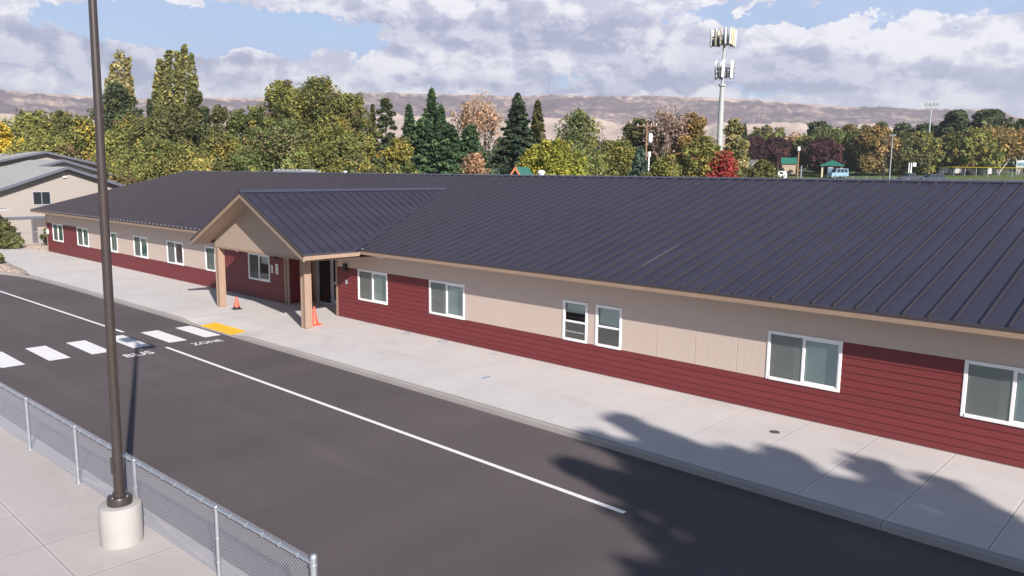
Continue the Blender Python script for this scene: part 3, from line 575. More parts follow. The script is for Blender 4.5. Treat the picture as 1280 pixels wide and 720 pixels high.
def window(x0, x1, z0, z1, style, var, y=-.03, parent=school, face=1):
    W_ = .065; f = MB()
    f.box(x0-.012, x0+W_, y, y+.09, z0-.012, z1+.012); f.box(x1-W_, x1+.012, y, y+.09, z0-.012, z1+.012); f.box(x0+W_, x1-W_, y, y+.09, z1-W_, z1+.012); f.box(x0+W_, x1-W_, y-.012, y+.09, z0-.012, z0+W_)
    zf, zi = y+.012, y+.05
    if style == 'slide':
        xm = (x0+x1)/2; f.box(xm-.035, xm+.035, y+.008, y+.09, z0+W_, z1-W_)
        # inner sash on the right stands proud
        f.box(xm+.035, x1-W_, y+.022, y+.06, z1-W_-.035, z1-W_); f.box(xm+.035, x1-W_, y+.022, y+.06, z0+W_, z0+W_+.035); f.box(x1-W_-.03, x1-W_, y+.022, y+.06, z0+W_+.035, z1-W_-.035)
        o = bevel(f.build('window', 'white', parent), .006)
        for a, b, nm in ((x0+W_, xm-.035, 0), (xm+.035, x1-W_-.03, 1)):
            MB().poly([(a, y+.045, z0+W_), (b, y+.045, z0+W_), (b, y+.045, z1-W_), (a, y+.045, z1-W_)]).build('pane', 'glass', o)
        MB().poly([(x0+W_, y+.028, z0+W_), (xm-.035, y+.028, z0+W_), (xm-.035, y+.028, z1-W_), (x0+W_, y+.028, z1-W_)]).build('insect_screen', 'screen', o)
        if var == 0 or var == 1:
            mb = MB(); n = 34; m_ = 'blind' if var == 0 else 'curtain_green'
            if var == 0:
                for k in range(n):
                    za = z0+.03+(z1-z0-.06)*k/n; zb2 = z0+.03+(z1-z0-.06)*(k+1)/n; mb.poly([(x0+.03, y+.085, za), (x1-.03, y+.085, za), (x1-.03, y+.095, zb2), (x0+.03, y+.095, zb2)])
            else:
                nn = 60
                for k in range(nn):
                    a = x0+.02+(x1-x0-.04)*k/nn; b = x0+.02+(x1-x0-.04)*(k+1)/nn; mb.poly([(a, y+.14+.02*math.sin(k*1.3), z0+.02), (b, y+.14+.02*math.sin((k+1)*1.3), z0+.02), (b, y+.14+.02*math.sin((k+1)*1.3), z1-.02), (a, y+.14+.02*math.sin(k*1.3), z1-.02)])
            mb.build('blind' if var == 0 else 'curtain', m_, o)
            if var == 0 and x1-x0 > 1.7: MB().poly([(x0+.36*(x1-x0), y+.078, z0+.03), (x0+.80*(x1-x0), y+.078, z0+.03), (x0+.80*(x1-x0), y+.078, z0+.80*(z1-z0)), (x0+.36*(x1-x0), y+.078, z0+.80*(z1-z0))]).build('glare_panel', 'pane_glare', o)  # added pale sheet, its colour stands in for light reflected in the panes
        elif var == 2: MB().poly([(x0+.02, y+.14, z0), (xm, y+.14, z0), (xm, y+.14, z1), (x0+.02, y+.14, z1)]).build('blind', 'blind', o)
        elif var == 3: MB().poly([(xm, y+.14, z1-.42), (x1-.02, y+.14, z1-.42), (x1-.02, y+.14, z1), (xm, y+.14, z1)]).build('blind', 'blind', o)
    else:
        zm = (z0+z1)/2-.02; f.box(x0+W_, x1-W_, y+.005, y+.08, zm-.03, zm+.03)
        if var == 1: f.box(x0+W_, x1-W_, y+.03, y+.06, zm-.34, zm-.31); f.box(x0+W_, x1-W_, y+.05, y+.08, zm+.27, zm+.29)
        o = bevel(f.build('window', 'white', parent), .006)
        for a, b in ((z0+W_, zm-.03), (zm+.03, z1-W_)): MB().poly([(x0+W_, y+.045, a), (x1-W_, y+.045, a), (x1-W_, y+.045, b), (x0+W_, y+.045, b)]).build('pane', 'glass', o)
        MB().poly([(x0+W_, y+.02, z0+W_), (x1-W_, y+.02, z0+W_), (x1-W_, y+.02, zm-.03), (x0+W_, y+.02, zm-.03)]).build('insect_screen', 'screen', o)
        zb2 = zm-.02 if var == 0 else zm+.28; MB().poly([(x0+.03, y+.13, zb2), (x1-.03, y+.13, zb2), (x1-.03, y+.13, z1), (x0+.03, y+.13, z1)]).build('blind', 'blind', o)
    return o
for a, b, st_, v_ in wins:
    o = window(a, b, ZB, ZT, st_, v_)
    if v_ == 1 and st_ == 'hung': o['label'] = 'narrow window partly open above and below its middle rail'
    if v_ == 3: o['label'] = 'dark window with a short raised blind beside the entrance'
# roof
PX, PH, PZ, PS, PYF = -14.80, 4.42, 5.12, .489, -3.20       # porch: ridge x, half width, ridge z, slope, front y
EY, EZ, RY, RZ = -.75, 3.01, 10.3, 5.80
SL = (RZ-EZ)/(RY-EY)
rx0 = lambda y: -49.75+(y-EY)/(RY-EY)*.75 if y <= RY else -49.0-(y-RY)/(RY-EY)*.75
XE = XR+.65
mb = MB(); T = .045
top = [(rx0(EY), EY, EZ), (XE, EY, EZ), (XE, RY, RZ), (rx0(RY), RY, RZ)]
BYk = 2*RY-EY
def slab(mb, pts, t, m=0):
    b = [(x, y, z-t) for x, y, z in pts]; mb.poly(pts, m); mb.poly(b[::-1], m)
    for i in range(len(pts)): j = (i+1) % len(pts); mb.poly([pts[i], b[i], b[j], pts[j]], m)
slab(mb, top, T); slab(mb, [(rx0(RY), RY+.004, RZ), (XE, RY+.004, RZ), (XE, BYk, EZ), (rx0(EY), BYk, EZ)], T)
def rib(mb, p0, p1, w, h, side, m=1):
    """standing seam: a thin upright fin from p0 to p1, side = unit vector across"""
    p0 = Vector(p0); p1 = Vector(p1); s = Vector(side)*w/2; u = Vector((0, 0, h)); a = [p0-s, p0+s, p0+s+u, p0-s+u]; b = [p1-s, p1+s, p1+s+u, p1-s+u]
    mb.poly(a[::-1], m); mb.poly(b, m)
    for i in range(4): j = (i+1) % 4; mb.poly([a[i], a[j], b[j], b[i]], m)
SP = .4935; x = 9.02-SP*119; xk = []
while x < XE-.1:
    if x > -49.6: xk.append(x)
    x += SP
for x in xk:
    y0 = EY; z0 = EZ
    if abs(x-PX) < PH-.02:
        zp = PZ-PS*abs(x-PX); y0 = EY+(zp-EZ)/SL+.12; z0 = EZ+(y0-EY)*SL
    y1 = RY if x > -49.05 else RY*(x+49.75)/.75
    if x < -49.05: y1 = EY+(x+49.75)/.75*(RY-EY)
    rib(mb, (x, y0, z0), (x, y1-.1, EZ+(y1-.1-EY)*SL), .034, .052, (1, 0, 0))
    if y0 == EY: mb.box(x-.018, x+.018, y0-.008, y0+.014, z0+.004, z0+.054, 2 if x < -10 else 1)
    elif random.Random(x).random() < .6: mb.box(x-.02, x+.016, y0-.01, y0+.02, z0+.01, z0+.056, 1)
    rib(mb, (x, BYk, EZ), (x, RY+.1, RZ-.1*SL), .034, .052, (1, 0, 0))
roof = mb.build('roof', ['roof', 'rib', 'clip'], school)
mb = MB(); r0 = rx0(RY)-.02
mb.prism([(RY-.20, RZ-.05+.02), (RY-.20, RZ+.005), (RY-.02, RZ+.045), (RY+.02, RZ+.045), (RY+.20, RZ+.005), (RY+.20, RZ-.03)], r0, XE+.02, axis=0); mb.build('ridge_cap', 'ridge', roof)
mb = MB()
for a, b in ((rx0(EY), PX-PH), (PX+PH, XE)): MB().box(a, b, EY-.02, EY+.03, EZ-.055, EZ+.004).build('drip_edge', 'roof_edge', roof)
# rake edge at the far gable
def beam(mb, p0, p1, w, h, side):
    rib(mb, p0, p1, w, h, side, 0)
mb = MB(); beam(mb, (rx0(EY)-.03, EY-.02, EZ-.19), (rx0(RY)-.03, RY, RZ-.19), .04, .21, (1, 0, 0)); beam(mb, (rx0(EY)-.03, BYk, EZ-.19), (rx0(RY)-.03, RY, RZ-.19), .04, .21, (1, 0, 0)); mb.build('rake_trim', 'roof_edge', roof)
mb = MB()
for a, b in ((rx0(EY), PX-PH), (PX+PH+.0, XE)): mb.box(a, b, EY+.0, EY+.035, ZS, EZ-.056)
mb.box(rx0(EY), XE, BYk-.04, BYk, ZS, EZ-.056); mb.build('fascia', 'trim', school)
mb = MB()
for a, b in ((rx0(EY), PX-PH), (PX+PH, XE)): mb.box(a, b, EY+.036, .0, ZS, ZS+.02)
mb.build('soffit', 'soffit', school)
# one pale seam caught on the roof, vents on the ridge
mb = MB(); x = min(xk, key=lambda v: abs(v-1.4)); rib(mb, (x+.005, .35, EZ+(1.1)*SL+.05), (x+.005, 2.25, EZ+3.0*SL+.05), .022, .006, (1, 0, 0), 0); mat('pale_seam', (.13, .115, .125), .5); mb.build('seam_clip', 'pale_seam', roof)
p = at(713, 219, 38); mb = MB().lathe((at(713, 219, 41)[0], 11.0, 5.62), [(.13, 0), (.13, .28), (.20, .30), (.20, .36), (.12, .44), (.0001, .46)], 16); mb.build('roof_vent', 'antenna_white', roof, smooth=True)
def onridge(px, py=215): d = ray(px, py); return (CAM+d*(11.6-CAM[1])/d[1])
a = onridge(348); b = onridge(382); mb = MB(); mb.box(a[0], b[0], 11.3, 12.4, 5.45, 6.02); mb.box(a[0]+.1, b[0]+2.4, 11.1, 11.2, 5.5, 5.93)
for k in range(7): xx = a[0]+(b[0]-a[0])*k/6; mb.box(xx-.03, xx+.03, 11.26, 11.3, 5.45, 6.05)
tag(mb.build('rooftop_unit', 'alu', school), 'pale metal air handling unit just behind the ridge')
v = onridge(438); mb = MB().lathe((v[0], 11.2, 5.55), [(.10, 0), (.10, .33), (.15, .34), (.15, .38), (.0001, .42)], 12); mb.build('roof_vent', 'antenna_white', roof, smooth=True)

# porch
porch_len_y = EY+(PZ-EZ)/SL
mb = MB()
for s in (-1, 1):
    lo = PZ-PS*PH; xe = PX+s*PH
    vy = EY+(lo-EZ)/SL
    top = [(PX, PYF, PZ), (xe, PYF, lo), (xe, vy, lo+.004), (PX, porch_len_y, PZ)]
    if s > 0: top = top
    slab(mb, [(x, y, z+.006) for x, y, z in top], .05)
    y = PYF+.06
    while y < porch_len_y-.1:
        # run down the slope until the valley
        if y <= vy: xe2 = xe; ze = lo
        else: ze = EZ+(y-EY)*SL; xe2 = PX+s*(PZ-ze)/PS; xe2 -= s*.12; ze = PZ-PS*abs(xe2-PX)
        if abs(xe2-PX) > .2: rib(mb, (PX+s*.08, y, PZ-PS*.08), (xe2, y, ze), .03, .055, (0, 1, 0))
        if y > vy: mb.box(xe2-.02, xe2+.02, y-.02, y+.02, ze+.01, ze+.065, 1)
        y += .44
    # valley flashing
    a = Vector((xe, vy, lo+.012)); b = Vector((PX, porch_len_y, PZ+.012)); mb.poly([a+Vector((0, -.02, 0)), b+Vector((0, -.14, 0)), b+Vector((s*.01, .14, .03)), a+Vector((s*.16, .0, .01))], 0)
proof = mb.build('porch_roof', ['roof', 'rib', 'clip'], school)
mb = MB().prism([(PX-.16, PZ-.05), (PX, PZ+.05), (PX+.16, PZ-.05)], PYF-.02, porch_len_y+.1, axis=1); mb.prism([(PX-.17, PZ-.03), (PX, PZ+.075), (PX+.17, PZ-.03)], PYF-.03, porch_len_y+.05, axis=1); mb.build('ridge_cap', 'ridge', proof)
# rake: dark metal edge over tan board
for nm, mm, dz0, dz1, yy0, yy1 in (('rake_edge', 'roof_edge', -.075, .014, PYF-.03, PYF+.03), ('rake_board', 'trim', -.25, -.076, PYF-.012, PYF+.035)):
    mb = MB()
    for s in (-1, 1):
        e = PH+.01; pts = [(PX, PZ+dz1), (PX+s*e, PZ-PS*e+dz1), (PX+s*e, PZ-PS*e+dz0), (PX, PZ+dz0)]; mb.prism(pts if s > 0 else pts[::-1], yy0, yy1, axis=1)
    mb.build(nm, mm, proof)
lo = PZ-PS*PH; mb = MB()
for s in (-1, 1): x = PX+s*PH; MB().box(x-.03 if s > 0 else x, x if s > 0 else x+.03, PYF+.036, EY, lo-.20, lo-.05).build('eave_board', 'trim', proof)
mb = MB()
for s in (-1, 1): x = PX+s*PH; MB().box(x-.005, x+.02 if s > 0 else x-.02, PYF+.03, EY, lo-.045, lo+.012).build('drip_edge', 'roof_edge', proof)
# sloped soffit of the rake overhang (front) and flat porch ceiling
GY = -2.42; mb = MB()
for s in (-1, 1):
    a = (PX, PYF+.036, PZ-.24); b = (PX+s*(PH-.03), PYF+.036, lo-.24+PS*.03)
    pts = [a, b, (b[0], GY+.02, b[2]), (a[0], GY+.02, a[2])]; mb.poly(pts if s > 0 else pts[::-1])
mb.poly([(PX-PH+.03, GY, PC), (PX+PH-.03, GY, PC), (PX+PH-.03, .0, PC), (PX-PH+.03, .0, PC)]); mb.poly([(-17.0, 0, PC-.01), (-13, 0, PC-.01), (-13, 1.45, PC-.01), (-17, 1.45, PC-.01)])
mb.build('porch_ceiling', 'soffit', school)
x0, x1 = -18.62, -11.18
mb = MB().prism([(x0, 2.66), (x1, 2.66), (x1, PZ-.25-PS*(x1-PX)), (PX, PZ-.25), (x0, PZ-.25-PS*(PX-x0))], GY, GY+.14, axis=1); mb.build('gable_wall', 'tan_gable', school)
MB().box(x0, x1, GY-.015, GY+.16, 2.60, 2.68).box(x0+.0, x0+.2, GY+.16, 0, 2.5, 2.69).box(x1-.2, x1, GY+.16, 0, 2.62, 2.69).build('porch_beam', 'trim', school)
for cx in (-18.42, -11.66):
    c = MB().box(cx-.13, cx+.13, -2.46, -2.20, .02, 2.60).box(cx-.15, cx-.09, -2.48, -2.42, 0, 2.60).box(cx+.09, cx+.15, -2.48, -2.42, 0, 2.60).box(cx+.09, cx+.15, -2.24, -2.18, 0, 2.60)
    bevel(c.build('porch_column', 'trim', school), .004)
# fixtures
for x, z in ((-17.62, 2.14), (-12.32, 2.08)):
    mb = MB().box(x-.09, x+.09, -.14, -.03, z-.05, z+.17).prism([(x-.11, z-.05), (x+.11, z-.05), (x+.07, z-.12), (x-.07, z-.12)], -.16, -.03, axis=1); bevel(mb.build('wall_lamp', 'black', school), .01)
MB().box(-21.08, -20.93, -.09, -.03, 2.03, 2.18).lathe((-20.9, -.12, 2.05), [(.05, 0), (.07, .04), (.07, .12), (.0001, .15)], 12).build('fire_alarm', 'red_plastic', school)
MB().box(-21.2, -21.09, -.10, -.03, 2.05, 2.15).build('strobe_light', 'white', school)
for x0, x1, z0, z1 in ((-18.2, -18.0, 1.32, 1.68), (-17.78, -17.55, 1.30, 1.76)):
    o = MB().box(x0, x1, -.034, -.028, z0, z1).build('notice', 'paper', school); mb = MB(); n = 7
    for k in range(n):
        z = z1-.05-(z1-z0-.08)*k/n; mb.box(x0+.03, x1-.03-(k*37 % 5)*.012, -.036, -.0335, z-.018, z)
    mb.build('print', 'ink', o)
MB().box(-12.38, -12.24, -.036, -.028, 1.40, 1.58).build('number_plate', 'alu', school)
MB().box(-48.86, -48.68, -.12, -.03, 1.28, 1.62).build('meter_box', 'white', school)
for x in (-9.72, -9.5): MB().lathe((x, -.35, 2.70), [(.02, 0), (.06, .02), (.06, .08), (.03, .12), (.0001, .12)], 12).build('flood_lamp', 'white', school, smooth=True)
MB().box(-16.3, -16.2, -.0, .1, 1.2, 1.3).build('door_switch', 'alu', school) if False else None

# ================================================================ FENCE, LIGHT POLE, CONES
fence = empty('chain_link_fence', (2, fy(2), 0), 'galvanised chain link fence along the edge of the concrete plaza in the foreground', 'fence')
FH = 1.10; fx0, fx1 = -17.3, 6.15
posts = [6.15, 3.72, .98, -1.62, -4.30, -6.95, -9.6, -12.2, -14.8, -17.3]
for i, x in enumerate(posts):
    y = fy(x); r_ = .042 if i in (0, len(posts)-1) else .029; h = FH+.07 if i in (0, len(posts)-1) else FH-.015
    mb = MB().lathe((x, y-.0, 0), [(r_, 0), (r_, h), (r_*1.15, h), (r_*1.15, h+.02), (r_*.8, h+.05), (.0001, h+.06)], 14); mb.lathe((x, y, 0), [(r_+.03, 0), (r_+.03, .008), (.001, .009)], 14)
    for z in (.25, .62, FH-.03):
        mb.lathe((x, y, z), [(r_, 0), (r_+.008, 0), (r_+.008, .022), (r_, .022)], 12)
    mb.build('post', 'galv', fence, smooth=True)
mb = MB().tube((fx0, fy(fx0)+.0, FH), (fx1, fy(fx1), FH), .024, n=10)
x = fx0
while x < fx1:
    mb.lathe((x, fy(x), FH-.028), [(.001, 0), (.028, .004), (.028, .052), (.001, .056)], 8, 0); x += .42
mb.build('top_rail', 'galv', fence, smooth=True)
mesh = MB(); st_ = .052; z0f, z1f = .03, FH+.045; run = z1f-z0f; wr = .0026; n = int((fx1-fx0)/st_)+int(run/.9/st_)+1
yo = .036
for sgn in (1, -1):
    for k in range(-int(run/st_)-2, int((fx1-fx0)/st_)+int(run/st_)+3):
        xa = fx0+k*st_; xb = xa+sgn*run*.92; za, zb2 = z0f, z1f
        def clipx(xa, za, xb, zb2):
            if xa > xb: xa, za, xb, zb2 = xb, zb2, xa, za
            if xb <= fx0 or xa >= fx1: return None
            if xa < fx0: t = (fx0-xa)/(xb-xa); xa, za = fx0, za+(zb2-za)*t
            if xb > fx1: t = (fx1-xa)/(xb-xa); xb, zb2 = fx1, za+(zb2-za)*t
            return xa, za, xb, zb2
        c = clipx(xa, za, xb, zb2)
        if c and c[2]-c[0] > .01:
            dy = .0025*sgn; mesh.tube((c[0], fy(c[0])+yo+dy, c[1]), (c[2], fy(c[2])+yo+dy, c[3]), wr, n=4, cap=False)
mesh.tube((fx0, fy(fx0)+yo, .06), (fx1, fy(fx1)+yo, .06), .0025, n=4, cap=False)
mesh.build('wire_mesh', 'wire', fence)

PB = Vector((1.45, -14.11, 0))
lp = empty('lamp_post', PB, 'tall dark bronze lamp post on a round concrete base beside the fence', 'lamp post')
mb = MB().lathe(PB, [(.318, 0), (.32, .3), (.318, .61), (.308, .632), (.29, .64), (.0001, .64)], 48); mb.build('concrete_base', 'base_concrete', lp, smooth=True)
mb = MB().lathe(PB+Vector((0, 0, .64)), [(.185, 0), (.185, .11), (.175, .13), (.10, .14), (.098, .19), (.09, .195), (.0001, .196)], 32); mb.build('base_cover', 'bronze', lp, smooth=True)
tip = PB+Vector((.065, .065, 8.85)); mb = MB().tube(PB+Vector((0, 0, .7)), tip, .080, .056, n=20); mb.box(PB.x+.08, PB.x+.1, PB.y-.15, PB.y-.05, 1.2, 1.35) if False else None; mb.build('pole', 'bronze', lp, smooth=True)
MB().box(PB.x-.045, PB.x+.045, PB.y-.088, PB.y-.07, 1.15, 1.42).build('hand_hole_cover', 'bronze', lp)
for k in range(4): a_ = k*math.pi/2+.5; MB().lathe(PB+Vector((.148*math.cos(a_), .148*math.sin(a_), .768)), [(.014, 0), (.014, .02), (.0001, .03)], 6).build('bolt', 'galv', lp)
for s in (1, -1):
    hd = Vector((s, 0, 0))
    a = tip+Vector((0, 0, -.05)); mb = MB().tube(a, a+hd*.45, .03, n=8); mb.build('arm', 'bronze', lp)
    c = a+hd*.75; mb = MB().box(-.36, .36, -.22, .22, -.07, .07); mb.xf(Matrix.Translation(c) @ Matrix.Rotation(math.atan2(hd.y, hd.x), 4, 'Z')); lh = bevel(mb.build('lamp_head', 'bronze', lp), .03)
    mb = MB().box(-.30, .30, -.16, .16, -.078, -.071); mb.xf(Matrix.Translation(c) @ Matrix.Rotation(math.atan2(hd.y, hd.x), 4, 'Z')); mb.build('lens', 'antenna_white', lh)

def cone(x, y, h, label, black, rb):
    c = empty('traffic_cone', (x, y, 0), label, 'traffic cone', 'traffic cones at the entrance')
    b = MB().box(x-rb*1.35, x+rb*1.35, y-rb*1.35, y+rb*1.35, 0, .045 if not black else .035)
    if black: b.lathe((x, y, .035), [(rb*1.2, 0), (rb*1.15, .06), (rb*.95, .09), (.001, .09)], 20)
    bevel(b.build('base', 'black' if black else 'cone_orange', c), .01)
    MB().lathe((x, y, .05 if not black else .10), [(rb, 0), (rb*.95, .02), (.035, h-.1), (.028, h-.08), (.0001, h-.08)], 24).build('body', 'cone_orange', c, smooth=True)
p = gpt(296, 386.5); cone(p[0], p[1], .52, 'small orange traffic cone with a black base between the porch columns', True, .13)
p = gpt(393.5, 408); cone(p[0]-.26, p[1]+.16, .76, 'tall orange traffic cone standing against the near porch column', False, .155)
cone(-16.74, .92, .84, 'orange traffic cone beside the entrance doors, mostly hidden by the near column', False, .16)
for (a_, b_, c_) in []: pass

# ================================================================ APARTMENTS beyond the far end
def apartment(Xf, depth, ya, yr, yb, ze, zr, zg, label):
    """gable-fronted block; front wall at x=Xf, ridge at y=yr along x"""
    o = empty('apartment_building', (Xf-depth/2, yr, zg), label, 'building', 'apartment buildings past the far end of the school')
    s1 = (zr-ze)/(yr-ya); s2 = (zr-ze)/(yb-yr)
    mb = MB().prism([(ya+.5, zg), (yb-.5, zg), (yb-.5, ze-.1+s2*.5), (yr, zr-.16), (ya+.5, ze-.1+s1*.5)], Xf-depth, Xf, axis=0); mb.build('wall', 'apt', o, fix=True)
    mb = MB(); OV = .75
    for pts in ([(Xf+OV, ya, ze), (Xf+OV, yr, zr), (Xf-depth-OV, yr, zr), (Xf-depth-OV, ya, ze)], [(Xf+OV, yr, zr), (Xf+OV, yb, ze), (Xf-depth-OV, yb, ze), (Xf-depth-OV, yr, zr)]): slab(mb, pts, .09)
    rf = mb.build('roof', 'shingle', o)
    mb = MB()
    for p, q_ in (((ya, ze), (yr, zr)), ((yr, zr), (yb, ze))):
        mb.prism([(p[0], p[1]-.20), (q_[0], q_[1]-.20), (q_[0], q_[1]-.06), (p[0], p[1]-.06)], Xf+OV-.02, Xf+OV+.03, axis=0)
        mb.prism([(p[0], p[1]-.07), (q_[0], q_[1]-.07), (q_[0], q_[1]+.02), (p[0], p[1]+.02)], Xf+OV-.0, Xf+OV+.06, axis=0)
    mb.box(Xf-depth-OV, Xf+OV, ya-.05, ya, ze-.22, ze+.0); mb.box(Xf-depth-OV, Xf+OV, yb, yb+.05, ze-.22, ze+.0); mb.build('barge_board', 'blue_trim', rf)
    return o
Xa = -57.0
a1 = apartment(Xa, 11, -2.6, 3.95, 10.6, 3.75, 6.08, -.3, 'nearest grey roofed two storey apartment gable, with a window and a doorway')
f = MB(); y0, y1, z0, z1 = 1.52, 2.72, 3.07, 4.04
f.box(Xa, Xa+.05, y0-.05, y0, z0-.05, z1+.05).box(Xa, Xa+.05, y1, y1+.05, z0-.05, z1+.05).box(Xa, Xa+.05, y0, y1, z0-.05, z0).box(Xa, Xa+.05, y0, y1, z1, z1+.05).box(Xa, Xa+.04, (y0+y1)/2-.02, (y0+y1)/2+.02, z0, z1)
o = f.build('window', 'alu', a1); MB().box(Xa+.01, Xa+.02, y0, y1, z0, z1).build('pane', 'car_glass', o)
MB().box(Xa+.002, Xa+.06, -2.1, 10.1, 1.92, 2.12).build('belly_band', 'blue_trim', a1)
MB().box(Xa+.003, Xa+.03, 1.30, 4.6, -.3, 1.90).build('doorway', 'dark_wood', a1)
MB().box(Xa+.01, Xa+.10, 1.62, 4.2, -.3, 1.25).build('entry_wall', 'apt', a1); MB().box(Xa+.01, Xa+.12, 1.24, 1.34, -.3, 1.9).build('door_trim', 'blue_trim', a1)
MB().box(Xa, Xa+.18, 3.75, 4.05, 5.2, 5.32).build('flood_lamp', 'antenna_white', a1)
MB().lathe((Xa+.12, 2.6, 1.76), [(.001, 0), (.07, .02), (.07, .08), (.001, .1)], 10).build('porch_light', 'antenna_cream', a1)
MB().prism([(-7.5, 3.15), (-1.9, 2.95), (-1.3, 2.95), (-1.3, 2.86), (-1.9, 2.80), (-7.5, 3.0)], -56.95, -52.6, axis=0).build('lower_roof', 'shingle', a1)
MB().box(-54.6, -54.5, -2.1, -2.0, -.3, 2.85).build('porch_post', 'dark_wood', a1)
apartment(-61.0-8, 9, -1.6, 5.6+0.5+1.4, 16.2, 4.1, 6.75, -.3, 'middle apartment gable, its roof stepping up behind the nearest one')
apartment(-80, 12, -4, 9.3, 22.5, 4.6, 7.7, -.3, 'highest apartment gable with a pale shingle roof, behind the middle one')
apartment(-97, 12, 0, 9.3, 22.5, 4.9, 8.0, -.3, 'farthest apartment roof, a sliver at the left edge under the yellow tree')
yf = empty('yard_fence', (-53.2, 5, 0), 'low chain link yard fence on the gravel beyond the far end of the school', 'fence')
for y in (-1.2, .8, 2.9, 5, 7.2): MB().tube((-53.6, y, -.05), (-53.6, y, 1.15), .03, n=8).build('post', 'galv', yf)
MB().tube((-53.6, -1.2, 1.12), (-53.6, 7.2, 1.12), .022, n=8).build('top_rail', 'galv', yf)
mb = MB(); k = -1.2
while k < 7.2:
    mb.tube((-53.57, k, .02), (-53.57, min(7.2, k+1.05), 1.1), .002, n=3, cap=False); mb.tube((-53.57, k, 1.1), (-53.57, min(7.2, k+1.05), .02), .002, n=3, cap=False); k += .08
mb.build('wire_mesh', 'wire', yf)

# ================================================================ TREES
rs = np.random.RandomState(7)
def foliage(name, cen, size, cols, parent, up=0.0, out_from=None, aspect=1.6):
    """many leaf-sized quads; cen (N,3) size (N,) cols (N,3)"""
    n = len(cen); a = rs.normal(size=(n, 3)); 
    if out_from is not None: 
        d = cen-out_from; d /= np.linalg.norm(d, axis=1)[:, None]+1e-6; nrm = a*1.0+d*.95
    else: nrm = a
    nrm[:, 2] += up; nrm /= np.linalg.norm(nrm, axis=1)[:, None]; b = np.cross(nrm, rs.normal(size=(n, 3))); b /= np.linalg.norm(b, axis=1)[:, None]; c = np.cross(nrm, b)
    s = size[:, None]; v = np.stack([cen+b*s*aspect*.5, cen+c*s*.5, cen-b*s*aspect*.5, cen-c*s*.5], 1).reshape(-1, 3)
    off = np.array(parent.location); v -= off
    me = bpy.data.meshes.new(name); me.vertices.add(4*n); me.vertices.foreach_set('co', v.astype(np.float32).ravel()); me.loops.add(4*n); me.loops.foreach_set('vertex_index', np.arange(4*n, dtype=np.int32)); me.polygons.add(n); me.polygons.foreach_set('loop_start', np.arange(0, 4*n, 4, dtype=np.int32)); me.polygons.foreach_set('loop_total', np.full(n, 4, np.int32))
    me.update(calc_edges=True); t = me.attributes.new('tint', 'FLOAT_COLOR', 'FACE'); cc = np.ones((n, 4), np.float32); cc[:, :3] = np.clip(cols, 0, 1); t.data.foreach_set('color', cc.ravel()); me.materials.append(MATS['foliage'])
    o = bpy.data.objects.new(name, me); C.objects.link(o); o.parent = parent; return o
def pal(palette, n):
    BR = 2.15
    """pick colours along a list of (rgb, weight)"""
    w = np.array([p[1] for p in palette], float); w /= w.sum(); i = rs.choice(len(palette), n, p=w); return np.minimum(np.array([p[0] for p in palette])[i]*BR, .6)
G = dict(
 olive=[((.095, .100, .034), 5), ((.125, .125, .040), 3), ((.055, .066, .024), 3), ((.19, .155, .045), 1.2), ((.11, .07, .045), 1)],
 green=[((.070, .084, .032), 5), ((.098, .110, .040), 3), ((.046, .058, .025), 3), ((.13, .125, .042), .8), ((.09, .07, .045), .6)],
 ygreen=[((.088, .094, .034), 5), ((.120, .115, .036), 3), ((.058, .066, .028), 3), ((.19, .145, .035), 1.0), ((.10, .075, .05), .5)],
 yellow=[((.27, .20, .03), 5), ((.18, .15, .03), 3), ((.32, .25, .06), 2)],
 cherry=[((.13, .135, .028), 4), ((.19, .17, .03), 3), ((.08, .092, .024), 3), ((.26, .20, .03), 1)],
 dark=[((.034, .044, .024), 5), ((.048, .058, .030), 3), ((.066, .072, .036), 1.2)],
 spruce=[((.022, .034, .023), 5), ((.034, .049, .030), 3), ((.052, .066, .040), 1.5)],
 cedar=[((.040, .066, .034), 4), ((.060, .092, .045), 3), ((.028, .046, .026), 3)],
 blue=[((.060, .085, .070), 4), ((.042, .062, .050), 3), ((.085, .11, .09), 1)],
 maroon=[((.038, .020, .022), 5), ((.055, .027, .027), 3), ((.026, .015, .017), 3)],
 orange=[((.19, .12, .080), 4), ((.24, .15, .095), 3), ((.14, .095, .065), 3)],
 brown=[((.145, .100, .042), 4), ((.11, .082, .036), 4), ((.18, .12, .05), 2), ((.08, .065, .03), 3)],
 bare=[((.145, .105, .088), 4), ((.18, .13, .105), 3), ((.10, .075, .065), 3)],
 red=[((.22, .035, .038), 4), ((.16, .038, .032), 3), ((.19, .08, .04), 3), ((.09, .07, .03), 3)],
 poplar=[((.17, .148, .075), 4), ((.13, .118, .058), 3), ((.22, .185, .095), 2), ((.10, .10, .045), 2)],
 poplar_g=[((.095, .095, .040), 4), ((.13, .122, .05), 3), ((.058, .064, .026), 3), ((.20, .16, .05), .8)],
 dolive=[((.060, .062, .028), 4), ((.085, .082, .034), 3), ((.040, .044, .022), 3)])
GRP = 'trees growing beyond the school'
def gz(x, y): return terrain(x, y)
def place(px, D): p = at(px, 220, D); return p[0], p[1], gz(p[0], p[1])
def mpp(D): return D/F*1.0
